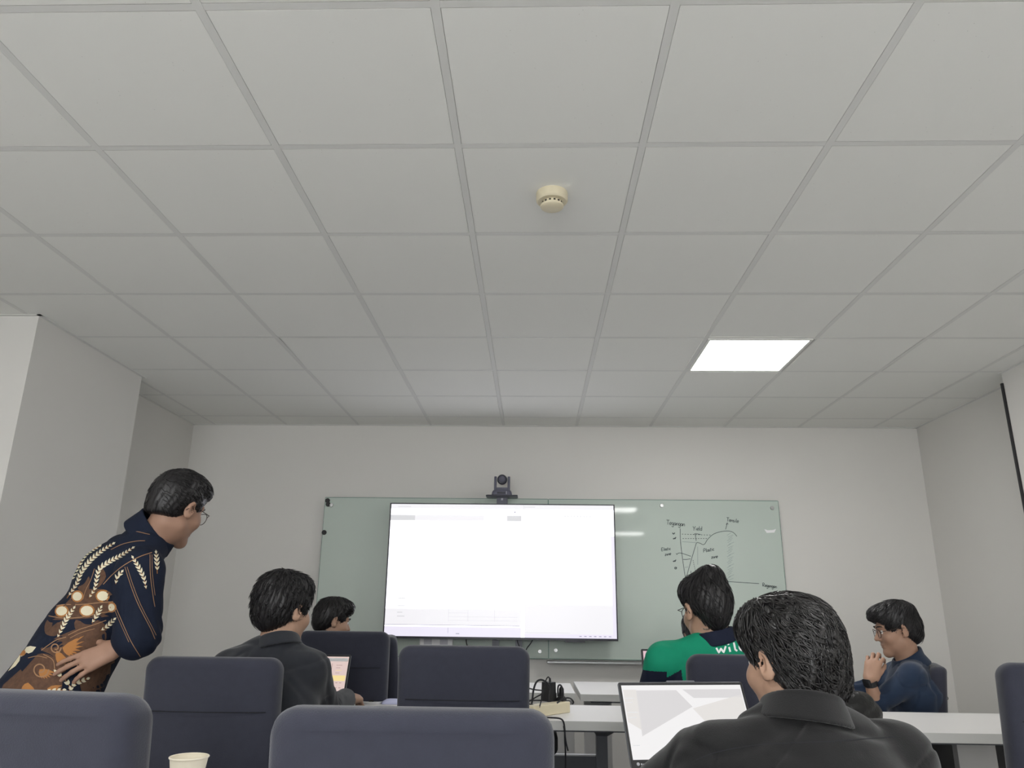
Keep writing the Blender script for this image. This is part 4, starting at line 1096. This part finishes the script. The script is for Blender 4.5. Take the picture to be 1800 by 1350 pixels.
pA, shA, _ = person('standing person in a dark batik shirt leaning forward, hand on waist, wearing glasses', JA, hA, hMA, .98, M_batik, hairA, M_skinC, h=.0040, hh=.0034, hands={'L': handA}, sleeve=(1.0, .12), collar=dict(r=.060, h=.036, flare=.15, m=M_batik, tilt=(.10, .08, .25), low=.03), shirt_extra=extraA, fold=.0012, girth=.95)
spectacles(hA, hMA, .98, pA, .021)

# the man in the black shirt near the left wall
J, hc, hM = seated(-1.0, 2.78, -.10, at(490, 1132, 2.78), at(499, 1074, 2.82), head_yaw=-.42, head_pitch=-.12, pelvis=(-1.02, 2.80, .55), elR=at(572, 1252, 2.98), wrR=at(607, 1229, 3.28), sh=.178, droop=.085)
J['shR'] = at(546, 1176, 2.80); J['elL'] = at(375, 1250, 2.95); J['wrL'] = np.array([-1.12, 3.30, .80])
handB = dict(M=hand_frame((.30, .95, -.02), (.1, -.2, 1), -1), curls=[.75, .8, .8, .85], spread=.05, thumb=(.35, .5))
hairB = dict(grow=.014, lumps=(((0, -.02, .080), (.078, .090, .052)), ((0, .03, .085), (.068, .06, .046)), ((0, -.075, .03), (.066, .04, .06))), hairline=.06, nape=-.085, amp=.005, freq=70, strands=900, slen=.05, lift=.010, curl=.6, seed=2)
person('person seated in a black shirt near the left wall, seen from behind', J, hc, hM, 1.0, M_black, hairB, M_skinB, h=.0042, hands={'R': handB}, collar=dict(r=.062, h=.024, flare=.3), girth=1.08)

# the far man looking right
J, hc, hM = seated(-1.06, 4.22, -.25, at(572, 1128, 4.18), at(584, 1092, 4.22), head_yaw=-.75, head_pitch=-.20)
hairC = dict(grow=.010, lumps=(((0, .03, .095), (.066, .072, .042)), ((.02, .070, .082), (.048, .03, .03))), hairline=.07, nape=-.07, amp=.004, freq=75, strands=500, slen=.045, lift=.007, curl=.5, seed=3)
person('person at the far left looking right, only the head above the chair', J, hc, hM, .92, M_black, hairC, M_skinB, h=.0050, collar=dict(r=.058, h=.032))

# the man in the green jersey
J, hc, hM = seated(.65, 2.88, .05, at(1257, 1120, 2.86), at(1243, 1074, 2.88), head_yaw=.20, head_pitch=-.10, pelvis=(.68, 2.90, .56), sh=.185, droop=.085)
hairD = dict(grow=.008, lumps=(((.0, .01, .085), (.072, .082, .048)), ((.010, -.035, .118), (.046, .05, .044)), ((-.055, .02, .07), (.032, .05, .040)), ((0, -.068, .02), (.050, .032, .05))), napew=.042, cut=(((.092, -.020, -.055), (.040, .055, .050)), ((-.092, -.020, -.055), (.040, .055, .050))), hairline=.06, nape=-.080, amp=.003, strands=600, slen=.05, lift=.005, curl=.35, seed=5, comb=(0, -.02, -.05), earcut=.056)
def matD(c):
    dx = c[:, 0]-.665; z = c[:, 2]
    sl_ = (np.abs(dx) > .150) & (z < 1.000-.55*(np.abs(dx)-.165))
    return np.where((((np.abs(dx) < .20) & (z > .80)) | (z > 1.0)) & ~sl_, 1, 0)
pD, shD, JD = person('person seated in a green and navy jersey with white lettering, seen from behind', J, hc, hM, 1.0, [M_jnavy, M_green], hairD, M_skinB, h=.0036, matfn=matD, collar=dict(r=.062, h=.026, m=M_jnavy, flare=.3), fold=.0015)
spectacles(hc, hM, 1.0, pD, .020, M_watch)
nk = MB()
for k in range(26):
    a = math.pi*(1.12+.76*k/25)
    q = JD['neck']+np.array([.0655*math.cos(a), .0665*math.sin(a)+.004, .030+.003*math.sin(a*9)])
    nk.lathe([(.0008, -.0026), (.0026, 0), (.0008, .0026)], tuple(q), 6)
nk.build('necklace', M_chrome, pD, True)

# the man hidden behind the green jersey
J, hc, hM = seated(.885, 4.34, .1, at(1236, 1158, 4.28), at(1229, 1121, 4.30), head_yaw=.1, head_pitch=-.2)
person('person mostly hidden behind the green jersey, only dark hair showing', J, hc, hM, 1.0, M_black, dict(grow=.012, lumps=(((0, 0, .085), (.075, .09, .05)),), nape=-.08, amp=.004, strands=300, slen=.045, lift=.006, curl=.5, seed=6), M_skinB, h=.0060, collar=None)

# the nearest man
J, hc, hM = seated(.52, 1.58, .12, at(1412, 1258, 1.58), at(1390, 1166, 1.62), head_yaw=.36, head_pitch=-.10, head_roll=.03, pelvis=(.53, 1.58, .55), sh=.19, droop=.080)
J['elL'] = np.array([.20, 1.74, .80]); J['wrL'] = np.array([.34, 1.98, .80]); J['elR'] = np.array([.80, 1.72, .79]); J['wrR'] = np.array([.64, 1.98, .80])
hairE = dict(grow=.011, lumps=(((0, .0, .085), (.075, .092, .050)), ((.0, -.065, .03), (.066, .045, .07)), ((-.050, .03, .075), (.032, .055, .042)), ((.015, -.066, -.045), (.056, .032, .04))), lk=.04, hairline=.066, nape=-.100, amp=.0065, freq=52, clumps=15, strands=1900, slen=.075, lift=.007, curl=.42, wave=.95, jit=.14, comb=(.05, -.08, -.04), sw=.0025, seed=8, mat=M_hairg, h=.003, earcut=.034)
pE, shE, JE = person('nearest person in a black jacket with wavy black hair, seen from behind', J, hc, hM, .93, M_jacket, hairE, M_skinB, h=.0040, hh=.0028, collar=dict(r=.067, h=.030, flare=.45, t=.006, tilt=(0, -.1, .3)), fold=.005, girth=1.05)

# the man in the navy shirt, in profile
yawF = 1.50; DF = Rz(yawF)
J, hc, hM = seated(1.93, 4.10, yawF, at(1600, 1166, 4.10), at(1576, 1107, 4.09), head_yaw=-.04, head_pitch=-.20, pelvis=(1.885, 4.12, .55), sh=.165, droop=.065)
J['elL'] = at(1541, 1240, 3.99); J['wrL'] = at(1529, 1196, 3.95); J['elR'] = np.array([1.72, 4.32, .80]); J['wrR'] = np.array([1.50, 4.30, .80])
J['shL'] = at(1604, 1190, 3.97)
along = nrm(at(1538, 1150, 3.985)-J['wrL'])
handF = dict(M=hand_frame(along, (-.55, -.85, .1), 1), curls=[(.55, .75, .4), (.35, .9, .5), (.3, .9, .5), (.35, .8, .4)], spread=.14, thumb=(.45, .2), s=1.05)
hairF = dict(grow=.011, lumps=(((0, .03, .094), (.068, .080, .044)), ((0, .082, .078), (.054, .030, .032)), ((0, -.075, -.005), (.064, .040, .072)), ((0, -.03, .085), (.076, .082, .05))), hairline=.072, nape=-.095, amp=.0025, strands=900, slen=.06, lift=.006, curl=.25, seed=9, comb=(0, .06, -.05), crown=(0, -.05, .12), earcut=.030)
pF, shF, JF = person('person in a navy shirt and glasses in profile at the right, hand raised to mouth', J, hc, hM, 1.0, M_navyshirt, hairF, M_skinA, h=.0044, hh=.0034, hands={'L': handF}, sleeve=(.92, .22), collar=dict(r=.066, h=.050, flare=.4, t=.005, tilt=(-.15, 0, .25)), fold=.004)
spectacles(hc, hM, 1.0, pF, .021)
wa = MB(); wdir = nrm(J['wrL']-J['elL']); c0 = J['wrL']-wdir*.012; u = nrm(np.cross(wdir, (0, 1, 0))); w2 = np.cross(wdir, u)
wa.loft([[c0+wdir*t+(.031+dr)*(math.cos(a)*u+math.sin(a)*w2) for a in np.linspace(0, 2*math.pi, 25)[:-1]] for t, dr in ((-.012, -.004), (-.012, .0015), (.012, .0015), (.012, -.004))], False, False)
W_ = wa.build('watch', M_watch, pF, True)
face = nrm(np.array([-.75, -.66, 0])); fx = nrm(np.cross(face, wdir))
MB().loft([[c0+face*(.030+dz)+fx*x+wdir*y for x, y in rrect(-w_, w_, -w_, w_, .006)] for w_, dz in ((.017, 0), (.019, .003), (.019, .009), (.015, .011))]).build('watch_case', M_watch, W_, True)

# the black bag on the long table
q = at(1484, 1240, 3.42)
bf = Field(); bx_, by_ = float(q[0]), 3.42
bf.ell((bx_, by_, .82), (.13, .08, .07), None, .03); bf.ell((bx_-.06, by_-.01, .84), (.07, .06, .06), None, .03); bf.ell((bx_+.05, by_, .845), (.06, .05, .04), None, .03); bf.cone((bx_-.10, by_, .80), (bx_+.10, by_, .80), .04, .04, .04)
bf.post.append(lambda P, d: np.maximum(d+.012*np.abs(wob(P, 45, 4))-.006, .7608-P[:, 2]))
tag(sculpt('bag', bf, .005, mat('black_leather', (.012, .012, .012), .35, bump=(60, .6, .006))), 'crumpled shiny black bag on the long table behind the nearest shoulder', 'bag')
# ------------------------------------------------------------------ print of the batik shirt
M_pcream = mat('batik_cream', (.66, .60, .44), .85); M_porange = mat('batik_orange', (.36, .155, .045), .85); M_pbrown = mat('batik_brown', (.090, .045, .026), .85, noise=(80, .5)); M_pline = mat('batik_line', (.30, .17, .09), .85)
hitA = drape_tool(shA)
Z1 = lambda x, y: (x/3, 780+y/3)
cr, og, br, ln = MB(), MB(), MB(), MB()
def ell_pts(cx, cy, rx, ry, rot=0, n=14):
    return [(cx+rx*math.cos(a)*math.cos(rot)-ry*math.sin(a)*math.sin(rot), cy+rx*math.cos(a)*math.sin(rot)+ry*math.sin(a)*math.cos(rot)) for a in np.linspace(0, 2*math.pi, n+1)[:-1]]
def leaf(mb, x, y, ang, L, W, off=.0016):
    pts = [(0, 0), (.3, .42), (.6, .40), (1, 0), (.6, -.36), (.3, -.38)]
    drape_poly(mb, hitA, [Z1(x+L*a*math.cos(ang)-W*b*math.sin(ang), y+L*a*math.sin(ang)+W*b*math.cos(ang)) for a, b in pts], off, 2)
def feather(pts, L=31, W=12.5, step=21, taper=True):
    P = bez(pts, 12); d = 0; nxt = 0; tot = sum(np.linalg.norm(P[k+1]-P[k]) for k in range(len(P)-1))
    drape_line(og, hitA, [Z1(*p) for p in pts], 1.1, .0012)
    for k in range(len(P)-1):
        sgm = np.linalg.norm(P[k+1]-P[k])
        while nxt <= d+sgm:
            t = (nxt-d)/sgm; p = P[k]+(P[k+1]-P[k])*t; dr = P[k+1]-P[k]; a = math.atan2(-dr[1], -dr[0])
            f = 1-.45*abs(2*(nxt/tot)-1)**2 if taper else 1
            for sg in (-1, 1): leaf(cr, p[0]+3*sg*math.sin(a), p[1]-3*sg*math.cos(a), a+sg*.62, L*f, W*f)
            nxt += step
        d += sgm
    leaf(cr, *P[0], math.atan2(*( (P[0]-P[1])[::-1])), L*.7, W*.8)
# brown grounds first
for pts in ([(255, 870), (330, 790), (430, 770), (560, 770), (610, 830), (600, 900), (470, 920), (300, 930), (240, 915)],
            [(250, 930), (330, 935), (300, 1010), (240, 1000)], [(400, 930), (520, 930), (560, 985), (420, 1000)],
            [(215, 1080), (300, 1020), (470, 960), (560, 1000), (520, 1100), (400, 1130), (330, 1210), (280, 1120)],
            [(120, 1200), (200, 1110), (290, 1130), (330, 1230), (300, 1330), (150, 1340), (60, 1335)], [(470, 1000), (590, 1010), (600, 1200), (560, 1300), (440, 1320), (420, 1180)],
            [(20, 1270), (110, 1190), (140, 1330), (10, 1345)], [(410, 760), (470, 700), (465, 780)], [(510, 760), (520, 640), (560, 700)]):
    pts = [tuple(p) for p in bez(pts+pts[:3], 4)][4:-8]
    drape_poly(br, hitA, [Z1(*p) for p in pts], .0008, 5)
for cx, cy, rx, ry, ro in ((410, 805, 25, 23, -.3), (543, 802, 30, 25, -.1), (327, 883, 29, 24, -.2), (460, 880, 33, 26, -.1), (590, 862, 18, 20, 0)):
    drape_poly(og, hitA, [Z1(*p) for p in ell_pts(cx, cy, rx+8, ry+8, ro)], .0012, 2)
    drape_poly(cr, hitA, [Z1(*p) for p in ell_pts(cx, cy, rx, ry, ro)], .0018, 3)
for f in ([(592, 532), (540, 565), (480, 615), (430, 680), (405, 740), (355, 815)], [(520, 545), (450, 590), (400, 670), (370, 720), (275, 835)],
          [(695, 555), (640, 590), (575, 625), (525, 665), (510, 720), (500, 765), (472, 812)], [(822, 582), (826, 630), (828, 685)],
          [(705, 608), (735, 660), (758, 710), (770, 765)], [(640, 680), (620, 705), (612, 740)], [(388, 872), (355, 920), (330, 970), (305, 1020)],
          [(530, 868), (510, 905), (485, 945)], [(600, 930), (560, 965), (530, 985)], [(455, 550), (425, 590), (405, 625)]):
    feather(f)
feather([(300, 1205), (340, 1240), (370, 1290), (345, 1320)], 30, 20, 30); feather([(455, 1240), (400, 1262), (360, 1290)], 30, 20, 28); feather([(330, 1298), (260, 1308), (180, 1325)], 30, 22, 28); feather([(420, 1318), (360, 1310), (330, 1300)], 26, 18, 26)
for a, L in ((-1.05, 95), (-.35, 70), (.9, 10), (2.2, 115), (2.75, 60)): leaf(cr, 118+10*math.cos(a), 1100+10*math.sin(a), a, L, 44)
drape_poly(og, hitA, [Z1(*p) for p in ell_pts(118, 1102, 20, 18)], .0020, 2)
for cx, cy, a0, n, L in ((330, 1075, -.5, 7, 130), (210, 1190, .2, 6, 85), (150, 1260, 1.0, 7, 110), (300, 1090, .8, 4, 100), (250, 1290, -.2, 5, 80)):
    for k in range(n): leaf(og, cx, cy, a0+k*.22, L*(1-.08*k), 22, .0012)
for cx, cy, r in ((295, 1075, 30), (215, 1190, 45), (430, 1140, 26)):
    drape_line(ln, hitA, [Z1(cx+r*(1-.06*k)*math.cos(k*.7), cy+r*(1-.06*k)*math.sin(k*.7)) for k in range(13)], 2.2, .0020)
# tan pin stripes
for l, wd in (([(585, 560), (650, 530), (720, 515), (765, 513)], 1.0), ([(480, 520), (580, 490), (690, 462), (790, 480)], 1.0), ([(545, 742), (590, 695), (650, 645), (730, 600), (800, 575)], 1.3),
              ([(660, 650), (690, 745), (730, 850), (790, 970), (815, 1030)], 1.1), ([(672, 650), (702, 745), (742, 850), (800, 965), (822, 1010)], .9), ([(615, 865), (650, 950), (690, 1040), (740, 1122)], 1.1), ([(605, 870), (640, 955), (680, 1045)], .8),
              ([(790, 585), (792, 690), (805, 800), (815, 860)], 1.1), ([(800, 585), (803, 690), (816, 800)], .8), ([(255, 870), (330, 850), (420, 848), (520, 838), (600, 832)], 1.6), ([(240, 905), (330, 920), (430, 915), (540, 890), (600, 885)], 1.4),
              ([(500, 660), (480, 720), (455, 770), (440, 820)], 1.0), ([(360, 1010), (420, 980), (480, 960), (560, 930)], 1.2), ([(370, 1025), (430, 995), (500, 975)], 1.0), ([(220, 1090), (260, 1060), (300, 1035), (350, 1020)], 1.4), ([(230, 1110), (280, 1140), (290, 1190)], 1.4), ([(150, 1130), (200, 1120), (250, 1130)], 1.2)):
    drape_line(ln, hitA, [Z1(*p) for p in l], wd, .0016)
for nm, mb, mm in (('brown_print', br, M_pbrown), ('orange_print', og, M_porange), ('cream_print', cr, M_pcream), ('pin_stripe', ln, M_pline)):
    o = mb.build(nm, mm, shA); o['kind'] = 'stuff'
# lettering on the jersey
hitD = drape_tool(shD); Z4 = lambda x, y: (1080+x/3.856, 860+y/3.856)
for nm, strokes in (('letter_w', [[(690, 1076), (708, 1109), (722, 1080), (740, 1107), (754, 1064)]]), ('letter_i', [[(776, 1070), (785, 1103)], [(770, 1050), (773, 1056)]]), ('letter_l', [[(808, 1040), (818, 1088), (832, 1097)]]), ('letter_o', [[(880, 1050), (860, 1044), (846, 1062), (852, 1086), (872, 1094), (890, 1080), (892, 1060), (880, 1050)]])):
    mb = MB()
    for st in strokes: drape_line(mb, hitD, [Z4(*p) for p in st], 3.2, .0014, smooth=len(st) > 6)
    mb.build(nm, M_white, shD)
# seams on the jackets
hitE = drape_tool(shE); sm_ = MB()
drape_line(sm_, hitE, [(1224, 1336), (1260, 1322), (1320, 1311), (1389, 1306), (1450, 1304), (1510, 1300), (1575, 1296)], 1.6, .0010)
sm_.build('yoke_seam', M_seam, shE)
